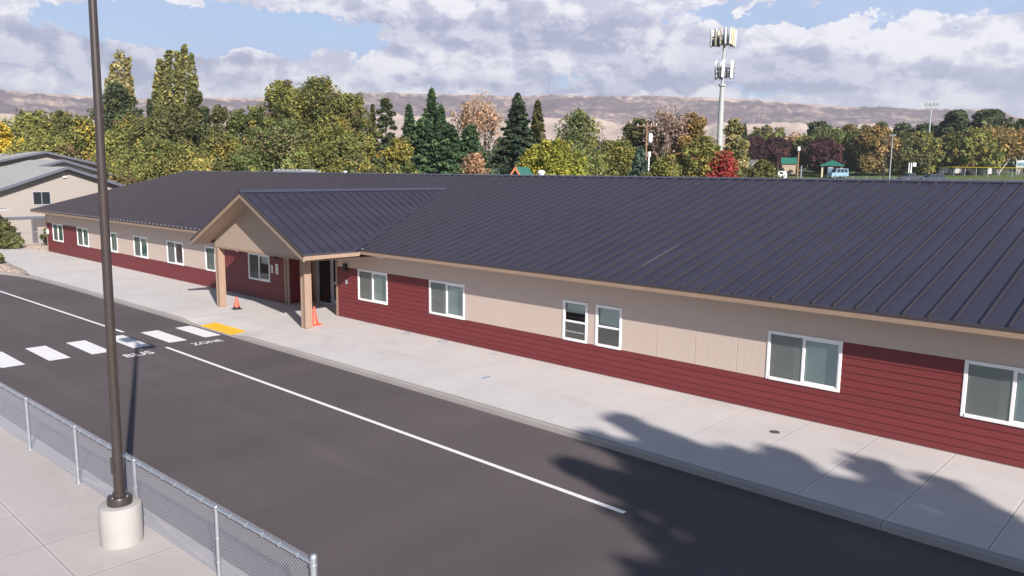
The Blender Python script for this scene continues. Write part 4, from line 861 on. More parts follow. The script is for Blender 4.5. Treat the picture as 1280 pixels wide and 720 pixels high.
def limbs(mb, base, H, cr, n, r0, sp=.5, z0=.3):
    bx, by, bz = base; rj = random.Random(int(bx*31+by*17))
    pts = [Vector((bx, by, bz))]
    for k in range(1, 6): pts.append(Vector((bx+rj.uniform(-.04, .04)*H*.3, by+rj.uniform(-.04, .04)*H*.3, bz+H*.85*k/5)))
    for k in range(5): mb.tube(pts[k], pts[k+1], r0*(1-k/5.6), r0*(1-(k+1)/5.6), n=7, cap=False)
    for i in range(n):
        t = z0+(1-z0)*.9*(i+.5)/n; p = pts[0].lerp(pts[-1], t/.95 if t < .95 else 1); a = i*2.4+rj.random(); l = cr*rj.uniform(.55, .9)*(1-.45*t)
        e = p+Vector((math.cos(a)*l, math.sin(a)*l, l*sp*rj.uniform(.7, 1.6))); m_ = p.lerp(e, .5)+Vector((0, 0, -l*.06)); r_ = r0*.38*(1-t*.6); mb.tube(p, m_, r_, r_*.65, n=5, cap=False); mb.tube(m_, e, r_*.65, r_*.2, n=5, cap=False)
        for q in range(2): e2 = m_+Vector((rj.uniform(-1, 1), rj.uniform(-1, 1), rj.uniform(.2, 1)))*l*.45; mb.tube(m_, e2, r_*.4, r_*.12, n=4, cap=False)
def broad(px, top, wpx, D, palette, label, name='deciduous_tree', bot=None, n=2600, leaf=None, gaps=.22, lobes=16, cat='tree', bark='bark', zlow=.12, shape=1.0, seed=None, pos=None, H=None, w=None, group=GRP, flat=1.0, lrk=1.0):
    if pos is None: x, y, z = place(px, D); H = at(px, top, D)[2]-z; w = wpx*mpp(D)*.5
    else: x, y, z = pos
    o = empty(name, (x, y, z), label, cat, group); leaf = leaf or max(.10, min(.5, D*.0019)); n = int(n*4.6); w = w*(1.26 if w < 3.2 else 1.12); lobes = int(lobes*1.6); rr = random.Random(seed or int(px*7+top))
    mb = MB(); limbs(mb, (x, y, z), H, w, 9, max(.08, H*.022)); mb.build('trunk', bark, o)
    # lobes: clumps spread through the crown
    cz0 = z+H*zlow; ch_ = H*(1-zlow); cs = []
    for i in range(lobes):
        t = ((i+.5)/lobes)**.85; prof = math.sin(min(1, (t*.93+.10))*math.pi)**.62 if shape == 1.0 else (1-t)**.6
        a = i*2.399+rr.uniform(-.5, .5); rad_ = w*prof*rr.uniform(.30, .84); lr = w*rr.uniform(.20, .40)*(.6+.5*prof)*lrk
        lz = cz0+ch_*t; lz = min(lz, z+H-lr*.75); cs.append((x+math.cos(a)*rad_, y+math.sin(a)*rad_*flat, lz, lr))
    cs.append((x, y, z+H-w*.22, w*.22)); cs.append((x+.2*w, y-.1*w, z+H-w*.5, w*.42)); cs.append((x-.25*w, y, z+H-w*.62, w*.40)); cs.append((x, y, cz0+ch_*.75, w*.5*(1 if shape == 1.0 else .5))); cs.append((x+rr.uniform(-.3, .3)*w, y, cz0+ch_*.55, w*.55)); cs.append((x, y, cz0+ch_*.3, w*.5))
    if lrk < 1:                                    # loose leafy twigs reaching out of the crown
        for i in range(34):
            t = rr.uniform(.1, .98); prof = max(.12, math.sin(min(1, (t*.93+.10))*math.pi)**.62); a = rr.uniform(0, 6.28); q = w*prof*rr.uniform(.9, 1.12)
            for e in range(3): cs.append((x+math.cos(a)*(q+e*.38), y+math.sin(a)*(q+e*.38), cz0+ch_*t+e*.34, .50-.10*e))
        for e in range(5): cs.append((x+.05*e, y-.05*e, z+H-.5+e*.42, .55-.08*e))
    else:
        for i in range(26):                            # small sprays that roughen the outline
            t = rr.uniform(.15, .97); prof = max(.15, math.sin(min(1, (t*.93+.10))*math.pi)**.62 if shape == 1.0 else (1-t)**.6); a = rr.uniform(0, 6.28); q = w*prof*rr.uniform(.86, 1.06)
            for e in range(2): cs.append((x+math.cos(a)*(q+e*w*.07), y+math.sin(a)*(q+e*w*.07), cz0+ch_*t+e*w*.10, w*(.13-.05*e)))
        for i in range(5): a = rr.uniform(0, 6.28); cs.append((x+math.cos(a)*w*.28, y+math.sin(a)*w*.28, z+H*rr.uniform(.93, 1.0), w*rr.uniform(.08, .15)))
    cs = np.array(cs); wt = cs[:, 3]**2; wt /= wt.sum(); k = rs.choice(len(cs), n, p=wt)
    d = rs.normal(size=(n, 3)); d /= np.linalg.norm(d, axis=1)[:, None]; rr_ = (.55+.5*rs.rand(n)**.7)
    rr_ *= 1+.22*np.sin(d[:, 0]*5+k)*np.cos(d[:, 2]*6+k*2)
    c = cs[k, :3]+d*(cs[k, 3]*rr_)[:, None]*np.array([1, 1, .82])
    lobc = pal(palette, len(cs)); jit = rs.rand(len(cs))
    col = np.where((rs.rand(n) < .72)[:, None], lobc[k], pal(palette, n))*(.68+.64*rs.rand(n))[:, None]*(.76+.48*jit[k])[:, None]
    keep = c[:, 2] > z+.1; c = c[keep]; col = col[keep]
    # ragged gaps
    gp = np.sin(c[:, 0]*2.1+c[:, 2]*1.7)+np.sin(c[:, 1]*2.3-c[:, 2]*2.9+1)+np.sin(c[:, 2]*3.1+c[:, 0]*1.1); kk = gp > -3+6*gaps*.62
    kk |= rs.rand(len(c)) < .35; c = c[kk]; col = col[kk]
    foliage('crown', c, leaf*(.6+.8*rs.rand(len(c))), col, o, up=.35, out_from=np.array([x, y, z+H*.45])); return o
def conifer(px, top, wpx, D, palette, label, n=2800, name='conifer_tree', leaf=None, droop=.35, pw=.78, zl=.04, lean=0, group=GRP, pos=None, H=None, w=None, ragged=.25):
    if pos is None: x, y, z = place(px, D); H = at(px, top, D)[2]-z; w = wpx*mpp(D)*.5
    else: x, y, z = pos
    o = empty(name, (x, y, z), label, 'tree', group); leaf = leaf or max(.11, min(.5, D*.0023)); n = int(n*3.6); w = w*1.42; rr = random.Random(int(px*3+top))
    MB().tube((x, y, z), (x, y, z+H*.97), max(.08, H*.016), .02, n=7).build('trunk', 'bark', o)
    cen = []; col = []; nb = int(26+H*2.2)*3; per = max(4, n//nb); br = MB()
    for i in range(nb):
        t = zl+(1-zl)*(i/nb)**1.05; a = i*2.399+rr.uniform(-.3, .3); L_ = w*((1-t)**pw)*rr.uniform(1-ragged, 1+ragged*.6)+.12
        pc = pal(palette, 1)[0]*rr.uniform(.75, 1.2); z_ = z+t*H*.97
        u = rs.rand(per)**.6; sp_ = rs.normal(size=per)*.13*L_*(.3+u); r_ = u*L_
        zz = z_-droop*L_*u**1.3+rs.normal(size=per)*.06+.16*L_*(u > .85)*.6
        cen.append(np.stack([x+np.cos(a)*r_-np.sin(a)*sp_, y+np.sin(a)*r_+np.cos(a)*sp_, zz], -1)); col.append(pc*(.75+.5*rs.rand(per))[:, None])
        if i % 4 == 0: br.tube((x, y, z_), (x+math.cos(a)*L_*.9, y+math.sin(a)*L_*.9, z_-droop*L_*.8), .025, .008, n=4, cap=False)
    br.build('branch', 'bark', o); cen = np.concatenate(cen); col = np.concatenate(col); keep = cen[:, 2] > z+.05; cen = cen[keep]; col = col[keep]
    foliage('crown', cen, leaf*(.6+.8*rs.rand(len(cen))), col, o, up=.5, out_from=np.array([x, y, z+H*.3]), aspect=2.0); return o
def pine(px, top, wpx, D, palette, label, n=2200, zl=.30):
    x, y, z = place(px, D); H = at(px, top, D)[2]-z; w = wpx*mpp(D)*.5; o = empty('pine_tree', (x, y, z), label, 'tree', GRP); rr = random.Random(int(px*5)); leaf = max(.15, D*.0026); n = int(n*2.4); w = w*1.2
    mb = MB(); limbs(mb, (x, y, z), H, w, 10, max(.12, H*.02), .25); mb.build('trunk', 'bark', o); cs = []
    for i in range(46):
        t = zl+(1-zl)*(i+.5)/46; prof = (1-((t-zl)/(1-zl))**2.2)**.6*.9+.12; a = i*2.4+rr.random(); r_ = w*prof*rr.uniform(.25, .85); cs.append((x+math.cos(a)*r_, y+math.sin(a)*r_, z+H*t-.1*H*rr.random()*.3, w*rr.uniform(.22, .36)))
    cs = np.array(cs); k = rs.randint(0, len(cs), n); d = rs.normal(size=(n, 3)); d /= np.linalg.norm(d, axis=1)[:, None]; c = cs[k, :3]+d*(cs[k, 3]*(.4+.65*rs.rand(n)))[:, None]*np.array([1, 1, .55]); c[:, 2] = np.minimum(c[:, 2], z+H)
    foliage('crown', c, leaf*(.6+.8*rs.rand(n)), pal(palette, n)*(.75+.5*rs.rand(n))[:, None], o, up=.6, out_from=np.array([x, y, z+H*.5]), aspect=2); return o
def poplar(px, D, plumes, palette, label, n=900, base_px=None):
    n = int(n*2)
    """Lombardy poplar: upright leaning plumes; plumes = [(px_bottom, px_top, y_top, width)]"""
    x, y, z = place(px, D); o = empty('poplar_tree', (x, y, z), label, 'tree', GRP); mb = MB(); C_ = []; K_ = []
    for pb, pt, yt, wp in plumes:
        wp = wp*1.28
        T_ = Vector(at(pt, yt, D)); Bv = Vector((*place(pb, D)[:2], z)); w = wp*mpp(D)*.5
        mid = Bv.lerp(T_, .5)+Vector(((Bv-T_).x*.25, (Bv-T_).y*.25, 0)); mb.tube(Bv, mid, .22, .13, n=6, cap=False); mb.tube(mid, T_, .13, .02, n=6, cap=False)
        t = rs.rand(n)**.85; axis = np.array([(Bv.lerp(mid, min(1, q*2)) if q < .5 else mid.lerp(T_, (q-.5)*2)) for q in t]); 
        axis = axis.reshape(n, 3); pr = w*np.sin(np.clip(t*.80+.12, 0, 1)*math.pi)**.55*(.75+.35*np.sin(t*23+pt)); d = rs.normal(size=(n, 3)); d[:, 2] *= .8; d /= np.linalg.norm(d, axis=1)[:, None]
        C_.append(axis+d*(pr*(rs.rand(n)**.45))[:, None]); K_.append(pal(palette, n)*(.8+.4*rs.rand(n))[:, None])
    mb.build('trunk', 'bark', o); c = np.concatenate(C_); foliage('crown', c, max(.2, D*.0026)*(.6+.8*rs.rand(len(c))), np.concatenate(K_), o, out_from=np.array([x, y, z+8]), aspect=1.8); return o
def birch(px, top, wpx, D, palette, label, n=2600, bark='bark_white', name='birch_tree', stems=4, leafk=1.0, twigs=True):
    x, y, z = place(px, D); H = at(px, top, D)[2]-z; w = wpx*mpp(D)*.5; o = empty(name, (x, y, z), label, 'tree', GRP); rr = random.Random(int(px*9+1)); mb = MB(); tips = []
    def grow(p, d, l, r, dep):
        e = p+d*l; mb.tube(p, e, r, r*.62, n=5 if dep < 3 else 4, cap=False)
        if dep >= 5: tips.append(e); return
        tips.append(e) if dep >= 3 else None
        for q in range(3 if dep < 4 else 2):
            nd = (d+Vector((rr.uniform(-1, 1), rr.uniform(-1, 1), rr.uniform(-.25, .75)))*.52).normalized(); grow(e, nd, l*rr.uniform(.62, .82), r*.60, dep+1)
    for s in range(stems):
        a = s*2*math.pi/stems+.5; grow(Vector((x, y, z)), Vector((math.cos(a)*.28*w/H*3, math.sin(a)*.28*w/H*3, 1)).normalized(), H*.30, H*.013, 1)
    T_ = np.array([list(t) for t in tips]); ex = T_[:, 2].max()-z; sx = np.abs(T_[:, :2]-np.array([x, y])).max()
    kz = H/ex; kx_ = w/sx*1.05; n = int(n*1.3); mb.v = [((vx-x)*kx_+x, (vy-y)*kx_+y, (vz-z)*kz+z) for vx, vy, vz in mb.v]; T_ = (T_-[x, y, z])*[kx_, kx_, kz]+[x, y, z]
    mb.build('trunk', bark, o); k = rs.randint(0, len(T_), n); c = T_[k]+rs.normal(size=(n, 3))*w*.10; c[:, 2] -= rs.rand(n)*w*.22; c[:, 2] = np.maximum(c[:, 2], z+.3)
    foliage('crown', c, max(.12, D*.0021)*leafk*(.6+.8*rs.rand(n)), pal(palette, n)*(.75+.5*rs.rand(n))[:, None], o, aspect=1.9); return o

# --- left background
broad(2, 150, 44, 112, G['yellow'], 'golden yellow tree at the left edge behind the apartment roofs', bot=195, n=2200)
broad(42, 141, 80, 122, G['olive'], 'broad olive tree behind the highest apartment gable', n=3600)
broad(85, 141, 62, 126, G['poplar_g'], 'rounded yellow green tree just left of the lamp post', n=3000)
broad(112, 147, 56, 118, G['ygreen'], 'yellow tinged tree directly behind the lamp post', n=2800)
broad(62, 170, 90, 106, G['olive'], 'lower olive tree crown right above the apartment roofs', n=3200)
poplar(150, 140, [(143, 140, 82, 17), (150, 150, 66, 20), (157, 160, 72, 15), (147, 134, 100, 14), (155, 164, 96, 12)], G['poplar'], 'pale yellowish poplar with drooping plumes, left of the taller poplar clump', n=1000)
broad(152, 103, 42, 134, G['dark'], 'dark green bushy tree in front of the pale poplar', n=3000, zlow=.25)
poplar(222, 138, [(200, 200, 75, 13), (207, 212, 64, 13), (216, 222, 66, 14), (220, 231, 58, 12), (213, 206, 90, 14), (226, 226, 82, 12), (196, 195, 95, 9)], G['poplar_g'], 'tall poplar clump with ragged separate plumes against the sky', n=900)
poplar(240, 137, [(238, 239, 67, 13), (242, 243, 95, 12), (236, 236, 100, 12)], G['poplar_g'], 'slim poplar spire right beside the tall poplar clump', n=800)
broad(250, 112, 30, 132, G['dolive'], 'dark shrubby tree at the foot of the slim poplar spire', n=1800)
conifer(192, 120, 16, 132, G['dark'], 'small dark conifer left of the tall poplar clump', n=1200)
broad(170, 148, 96, 104, G['olive'], 'spreading olive brown tree right of the lamp post', n=4600)
broad(222, 134, 110, 98, G['dolive'], 'large dull olive tree below the tall poplars', n=5400, gaps=.3)
broad(205, 175, 120, 88, G['olive'], 'wide low olive tree behind the far end of the school roof', n=4200)
conifer(262, 130, 18, 108, G['dark'], 'narrow dark conifer between the poplars and the big green tree', n=1200)
broad(278, 133, 34, 104, G['dolive'], 'slender dull tree with thin pale trunk above the far ridge', n=1800, bark='bark_white', gaps=.35)
broad(301, 138, 44, 102, G['green'], 'mid green tree left of the big green tree', n=2400, bark='bark_white')
broad(322, 134, 40, 100, G['green'], 'deep green tree touching the big green tree on its left', n=2400)
broad(282, 168, 60, 96, G['ygreen'], 'low yellow green tree under the slender dull tree', n=2400)
# --- big centre-left trees
broad(356, 101, 70, 92, G['olive'], 'tall olive tree forming the left shoulder of the big green mass', n=5200, gaps=.28)
broad(398, 97, 92, 88, G['ygreen'], 'tallest big yellow green tree above the porch ridge', n=7600, gaps=.2, lobes=24)
broad(440, 118, 62, 90, G['ygreen'], 'yellow tinged tree forming the right shoulder of the big green mass', n=4600)
broad(350, 150, 100, 82, G['green'], 'low green tree in front of the big mass, left part', n=5000)
broad(425, 160, 88, 80, G['ygreen'], 'low yellow speckled tree in front of the big mass, right part', n=4600)
# --- centre conifers
pine(483, 121, 26, 118, G['dark'], 'dark pine standing alone left of the conifer group', zl=.2)
conifer(467, 127, 14, 120, G['dolive'], 'thin dull conifer beside the big green mass', n=900)
conifer(512, 127, 30, 112, G['cedar'], 'mid green conifer left of the tallest conifer in the centre group', n=2400)
conifer(540, 106, 40, 106, G['cedar'], 'tallest conifer of the centre group with a pointed top', n=3600, ragged=.35)
conifer(552, 128, 34, 104, G['cedar'], 'shorter conifer right behind the tallest centre conifer', n=2200)
conifer(528, 143, 64, 86, G['cedar'], 'bushy cedar in front of the centre conifers, left one', n=4200, pw=.55)
conifer(560, 150, 58, 84, G['cedar'], 'bushy cedar in front of the centre conifers, middle one', n=3800, pw=.5)
conifer(588, 152, 48, 86, G['cedar'], 'bushy cedar in front of the centre conifers, right one', n=3400, pw=.5)
broad(500, 172, 54, 74, G['olive'], 'cone shaped olive shrub tree just above the roof ridge', n=3400, shape=2, zlow=.02, name='shrub_tree')
birch(598, 118, 76, 96, G['orange'], 'pinkish orange birch with pale bare branches', n=1700)
broad(592, 192, 46, 76, G['orange'], 'small orange brown bush above the roof ridge', n=1500, name='shrub', cat='shrub', zlow=.02)
conifer(646, 112, 70, 88, G['spruce'], 'tall dark spruce with a sharp top left of the columnar conifer', n=6500, ragged=.3)
conifer(671, 121, 34, 90, G['dolive'], 'narrow olive green conifer hugging the dark spruce on its right', n=3400, ragged=.12)
conifer(621, 208, 24, 70, G['blue'], 'small blue green spruce tip in front of the dark spruce', n=900)
# --- centre right
broad(722, 137, 76, 94, G['green'], 'airy green tree with upswept twigs above the cherry tree', n=2300, gaps=.5, lobes=24, bark='bark_white')
broad(690, 176, 84, 76, G['cherry'], 'bright yellow green tree in front of the dark spruce', n=4800)
broad(757, 176, 46, 140, G['maroon'], 'distant reddish brown tree right of the airy green tree', n=1400)
broad(772, 176, 56, 98, G['olive'], 'olive tree between the airy green tree and the wooden utility pole', n=2600)
conifer(799, 180, 30, 78, G['blue'], 'blue green spruce just left of the wooden utility pole', n=2200, pw=.6)
broad(800, 148, 62, 108, G['dolive'], 'dark olive tree behind the wooden utility pole', n=3600)
birch(834, 130, 58, 104, G['bare'], 'tall nearly bare brown tree right of the wooden utility pole', n=1500, bark='bark_pink', name='bare_tree', stems=5)
broad(830, 196, 54, 72, G['ygreen'], 'rounded yellow green bush in front of the bare brown tree', n=2600, name='shrub', cat='shrub', zlow=.02)
broad(863, 141, 46, 104, G['brown'], 'brown gold tree between the bare tree and the cell tower', n=3000, gaps=.3)
broad(878, 172, 52, 100, G['olive'], 'scruffy olive tree left of the foot of the cell tower', n=2600, gaps=.35)
broad(915, 150, 30, 118, G['poplar'], 'upright yellowish tree right behind the cell tower', n=2600, zlow=.02)
broad(922, 172, 26, 112, G['poplar'], 'smaller yellowish tree between the cell tower and the first maroon tree', n=1400, zlow=.02)
broad(903, 189, 42, 70, G['red'], 'bright red maple at the foot of the cell tower', n=2600, zlow=.05, gaps=.15)
conifer(927, 154, 16, 170, G['dark'], 'distant dark conifer right of the cell tower', n=1000)
broad(938, 172, 42, 240, G['maroon'], 'left one of two adjoining maroon plum trees beyond the cell tower', n=3200, gaps=.1, leaf=.32)
broad(968, 173, 42, 238, G['maroon'], 'right one of two adjoining maroon plum trees beyond the cell tower', n=3200, gaps=.1, leaf=.32)
broad(953, 200, 50, 82, G['dolive'], 'small olive shrub in front of the two maroon trees', n=1900, name='shrub', cat='shrub', zlow=.02)
for px_, t_, lb in ((944, 160, 'pale poplar top above the left maroon tree'), (955, 157, 'taller pale poplar top between the two maroon trees'), (971, 161, 'pale poplar top above the right maroon tree')): broad(px_, t_, 18, 330, G['poplar_g'], lb, n=700, leaf=.9)
birch(990, 166, 50, 252, G['orange'], 'orange tinted tree with pale limbs left of the green roofed pavilion', n=1200)
pine(1020, 153, 34, 255, G['dark'], 'dark pine above the maroon tree by the pavilion', n=1500)
broad(1030, 161, 62, 236, G['green'], 'wide green tree behind the maroon tree by the pavilion', n=2800)
broad(1025, 174, 44, 211, G['maroon'], 'large round maroon tree left of and behind the pavilion', n=3600, gaps=.08, leaf=.34)
broad(1056, 156, 34, 262, G['brown'], 'pale brown topped tree above the pavilion roof', n=1400)
broad(1070, 163, 44, 224, G['green'], 'fresh green tree right of the pavilion', n=2800)
broad(1080, 157, 30, 280, G['olive'], 'far olive tree peeking over the fresh green tree', n=1200)
broad(1092, 160, 46, 218, G['brown'], 'gold brown oak left of the dark lamp standard', n=3800, gaps=.12)
pine(1097, 153, 26, 300, G['dark'], 'far dark pine over the gold brown oak', n=900)
pine(1124, 155, 34, 285, G['dark'], 'far dark pine over the dull green tree by the grey standard', n=1000)
broad(1126, 166, 52, 222, G['dolive'], 'dull dark green tree right of the grey standard', n=3600, gaps=.12)
pine(1152, 155, 30, 280, G['dark'], 'dark pine behind the yellow topped tree', n=1000)
broad(1151, 167, 42, 226, G['ygreen'], 'yellow topped green tree at the tall floodlight mast', n=2400)
conifer(1172, 158, 34, 250, G['dark'], 'dark spruce just right of the tall floodlight mast', n=2200, leaf=.6)
pine(1189, 139, 40, 244, G['dark'], 'tall dark pine right of the floodlight mast', n=2400, zl=.2)
broad(1186, 172, 54, 234, G['dolive'], 'rounded dark olive tree under the tall dark pine', n=3200, gaps=.1)
pine(1230, 138, 46, 252, G['dark'], 'broad topped dark pine between the olive and the russet tree', n=2400, zl=.35)
broad(1212, 164, 56, 230, G['olive'], 'wide rounded olive green tree below the broad topped pine', n=3800, gaps=.1)
birch(1247, 160, 62, 236, G['brown'], 'russet birch with white forked trunks behind the ball field', n=3600, leafk=1.3)
birch(1272, 162, 46, 240, G['orange'], 'russet birch at the right edge behind the ball field', n=2400, leafk=1.3)
pine(1276, 150, 44, 262, G['dark'], 'dark pine at the right edge over the russet birches', n=1600)
conifer(-30, 150, 60, 120, G['dark'], 'dark conifer beyond the left edge', n=1500) if False else None

# far-off wood in the valley: one mass
def wood(n, rng_az, rng_d, hgt, palette, seed):
    rr = np.random.RandomState(seed); a = np.radians(rr.uniform(*rng_az, n)); d = rr.uniform(*rng_d, n)**1.0; r_ = rr.uniform(3, 6.5, n); h = rr.uniform(*hgt, n)
    per = 70; k = np.repeat(np.arange(n), per); v = rr.normal(size=(n*per, 3)); v /= np.linalg.norm(v, axis=1)[:, None]; x = 14-np.sin(a)*d; y = -18.6+np.cos(a)*d; z = np.array([terrain(p, q) for p, q in zip(x, y)])
    c = np.stack([x[k], y[k], z[k]+h[k]*.5], -1)+v*np.stack([r_[k], r_[k], h[k]*.52], -1)*(.75+.3*rr.rand(n*per))[:, None]; tc_ = pal(palette, n); col = tc_[k]*(.7+.6*rr.rand(n*per))[:, None]; return c, col
c1, k1 = wood(520, (-6, 84), (290, 620), (7, 13), G['olive']+G['dark']+G['green']+G['dolive']+G['brown'][:1], 3)
c2, k2 = wood(420, (-6, 84), (620, 1500), (7, 13), G['dark']+G['green']+G['dolive']+[((.2, .13, .08), 1)], 8)
hold = bpy.data.objects.new('tmp_e', None); hold.location = (0, 0, 0)
o = foliage('far_wood', np.concatenate([c1, c2]), np.concatenate([np.full(len(c1), 1.7), np.full(len(c2), 3.2)]), np.concatenate([k1, k2]), hold, up=.4); o.parent = None; bpy.data.objects.remove(hold)
tag(o, 'far-off mixed wood across the valley floor below the hills', 'wood', kind='stuff')

# garden shrubs by the apartments
def shrub(x, y, h, w, palette, label, n=1300, leaf=.09):
    broad(x*10, h*10, 0, 60, palette, label, name='shrub', n=n, leaf=leaf, cat='shrub', pos=(x, y, -.02), H=h, w=w, zlow=.02, group='garden shrubs by the far end of the sidewalk', lobes=12)
p = gpt(7, 311); shrub(p[0], p[1], 2.2, .75, G['dolive'], 'taller green shrub on the gravel in front of the nearest apartments', 1500)
p = gpt(15, 311); shrub(p[0], p[1], 1.15, .6, G['green'], 'low spreading shrub tight against the taller green one', 900)
shrub(-54.4, 1.9, 1.35, .62, G['olive'], 'loose shrub beside the far corner of the red siding', 800)
shrub(-43.0, -4.9, .75, .5, G['green'], 'small shrub in the kerbside gravel at the left edge', 700)

# trees out of frame whose shadow falls on the road and sidewalk
GN = 'trees beside the road outside the frame'
broad(9001, 50, 0, 60, G['green'], 'tall spreading tree by the road, right of the view, shading the sidewalk', n=9000, leaf=.26, pos=(33.5, -15.35, -.1), H=16.3, w=3.6, zlow=.30, group=GN, lobes=44, lrk=.62, gaps=.3)
broad(9117, 50, 0, 60, G['green'], 'second spreading tree farther along the road, right of the view', n=7500, leaf=.26, pos=(39.4, -16.0, -.1), H=15.2, w=4.4, zlow=.22, group=GN, lobes=40, lrk=.68, gaps=.3)
broad(9233, 50, 0, 60, G['green'], 'third spreading tree nearest the plaza, right of the view', n=7500, leaf=.26, pos=(33.3, -18.1, -.1), H=14.3, w=4.1, zlow=.2, group=GN, lobes=48, lrk=.85, gaps=.12)

# ================================================================ CELL TOWER
tx, ty, tz = place(897.5, 140)
tw = empty('cell_tower', (tx, ty, tz), 'tall grey monopole cell tower with two tiers of panel antennas', 'cell tower')
topz = at(901, 42, 140)[2]; midz = at(898, 106, 140)[2]
MB().tube((tx, ty, tz), (tx, ty, midz), .64, .36, n=20).tube((tx, ty, midz), (tx, ty, topz-.6), .24, .18, n=14).tube((tx, ty, midz-.25), (tx, ty, midz+.1), .6, n=16).build('mast', 'tower_grey', tw, smooth=True)
def tier(zc, ra, n, hgt, wid, cream, ph, zspan):
    mb = MB()
    for k in range(3):
        a = ph+k*2*math.pi/3; b = a+2*math.pi/3
        for z in (zc-.35, zc+.45):
            p = Vector((tx+ra*math.cos(a), ty+ra*math.sin(a), z)); q_ = Vector((tx+ra*math.cos(b), ty+ra*math.sin(b), z)); mb.tube(p, q_, .06, n=6); 
            mb.tube((tx, ty, z), p.lerp(q_, .5), .07, n=6); mb.tube((tx, ty, z), p, .05, n=6)
        for j in range(6):
            p = Vector((tx+ra*math.cos(a), ty+ra*math.sin(a), zc)).lerp(Vector((tx+ra*math.cos(b), ty+ra*math.sin(b), zc)), (j+.5)/6)*1.0; inn = p.lerp(Vector((tx, ty, zc)), .22); mb.box(inn.x-.18, inn.x+.18, inn.y-.14, inn.y+.14, zc-1.05+.2*(j % 2), zc-.35+.3*(j % 3)); mb.tube(p+Vector((0, 0, -1.3)), p+Vector((0, 0, 1.2)), .035, n=5)
    mb.build('antenna_mount', 'mount_dark', tw)
    i = 0
    for k in range(3):
        a = ph+k*2*math.pi/3; b = a+2*math.pi/3; pa = Vector((tx+ra*math.cos(a), ty+ra*math.sin(a), 0)); pb = Vector((tx+ra*math.cos(b), ty+ra*math.sin(b), 0)); nrm = ((pa+pb)/2-Vector((tx, ty, 0))).normalized(); an = math.atan2(nrm.y, nrm.x)
        for j in range(n):
            p = pa.lerp(pb, (j+.5)/n)+nrm*.18; mb = MB().box(-.09, .09, -wid/2, wid/2, -hgt/2, hgt/2); mb.xf(Matrix.Translation((p.x, p.y, zc+.25)) @ Matrix.Rotation(an, 4, 'Z') @ Matrix.Rotation(R(2), 4, 'Y')); o = bevel(mb.build('panel_antenna', 'antenna_cream' if (cream and (j in (1, 2))) else 'antenna_white', tw), .03); i += 1
tier(at(901, 49, 140)[2], 2.5, 4, 2.6, .32, True, R(43+30), 1)
tier(at(898.5, 89, 140)[2], 2.0, 2, 2.8, .52, False, R(43-8), 1)
mb = MB().tube((tx+.5, ty, topz-1), (tx+.5, ty, topz+.9), .03, n=5).tube((tx-.3, ty+.4, topz-1), (tx-.3, ty+.4, topz+.5), .02, n=5); mb.build('whip_antenna', 'mount_dark', tw)

# ================================================================ POLES AND MASTS
def polep(name, px, top, D, r, m, label, cat, extra=None, group=None):
    x, y, z = place(px, D); zt = at(px, top, D)[2]; o = empty(name, (x, y, z), label, cat, group); MB().tube((x, y, z), (x, y, zt), r, r*.6, n=10).build('pole', m, o, smooth=True)
    if extra: extra(o, x, y, z, zt)
    return o
side = Vector((RT[0], RT[1], 0))
def util(o, x, y, z, zt):
    a = Vector((x, y, zt-.35)); sd = Vector((.8, -.6, 0)); MB().box(-1.05, 1.05, -.06, .06, -.06, .06).xf(Matrix.Translation(a) @ Matrix.Rotation(YAW-.1, 4, 'Z')).build('cross_arm', 'wood_pole', o)
    for k in (-.9, -.3, .45, .95): p = a+Vector((math.cos(YAW-.1), math.sin(YAW-.1), 0))*k; MB().lathe(p+Vector((0, 0, .06)), [(.03, 0), (.06, .05), (.04, .12), (.0001, .2)], 8).build('insulator', 'antenna_white', o)
    MB().lathe((x+.33, y+.2, zt-1.95), [(.001, -.02), (.21, 0), (.21, .75), (.17, .85), (.0001, .9)], 14).build('transformer', 'antenna_white', o, smooth=True)
    MB().tube((x+.30, y+.10, z), (x+.30, y+.10, zt-2.9), .075, n=8).box(x+.2, x+.42, y+0, y+.25, zt-3.4, zt-2.9).box(x+.2, x+.42, y+0, y+.25, zt-5.2, zt-4.9).build('conduit', 'antenna_white', o)
polep('utility_pole', 806.5, 153, 82, .15, 'wood_pole', 'wooden utility pole with a cross arm, white transformer and white conduit', 'utility pole', util)
def util2(o, x, y, z, zt):
    MB().lathe((x, y, zt-.5), [(.001, 0), (.2, .02), (.2, .55), (.001, .6)], 12).build('transformer', 'antenna_white', o); MB().tube((x+.45, y+.2, z), (x+.45, y+.2, zt-2.6), .1, n=8).build('conduit', 'galv', o)
polep('utility_pole', 996.5, 184, 120, .17, 'wood_pole', 'short wooden utility pole with a white cap, near the pavilion', 'utility pole', util2)
def lampx(o, x, y, z, zt):
    d = Vector((math.cos(YAW), math.sin(YAW), 0)); MB().tube((x, y, zt-.15), tuple(Vector((x, y, zt-.15))+d*.9), .05, n=6).build('arm', 'bronze', o)
    for k in (-.45, .85): c = Vector((x, y, zt-.1))+d*k; MB().box(-.38, .38, -.2, .2, -.09, .09).xf(Matrix.Translation(c) @ Matrix.Rotation(YAW, 4, 'Z')).build('lamp_head', 'bronze', o)
polep('lamp_standard', 1105, 174.5, 150, .11, 'bronze', 'dark twin headed lamp standard right of the pavilion', 'lamp post', lampx)
polep('lamp_standard', 1112, 168.5, 170, .12, 'galv', 'plain grey steel standard beside the dark lamp standard', 'lamp post', lambda o, x, y, z, zt: MB().box(x-.5, x+.5, y-.15, y+.15, zt-.2, zt+.05).build('lamp_head', 'alu', o))
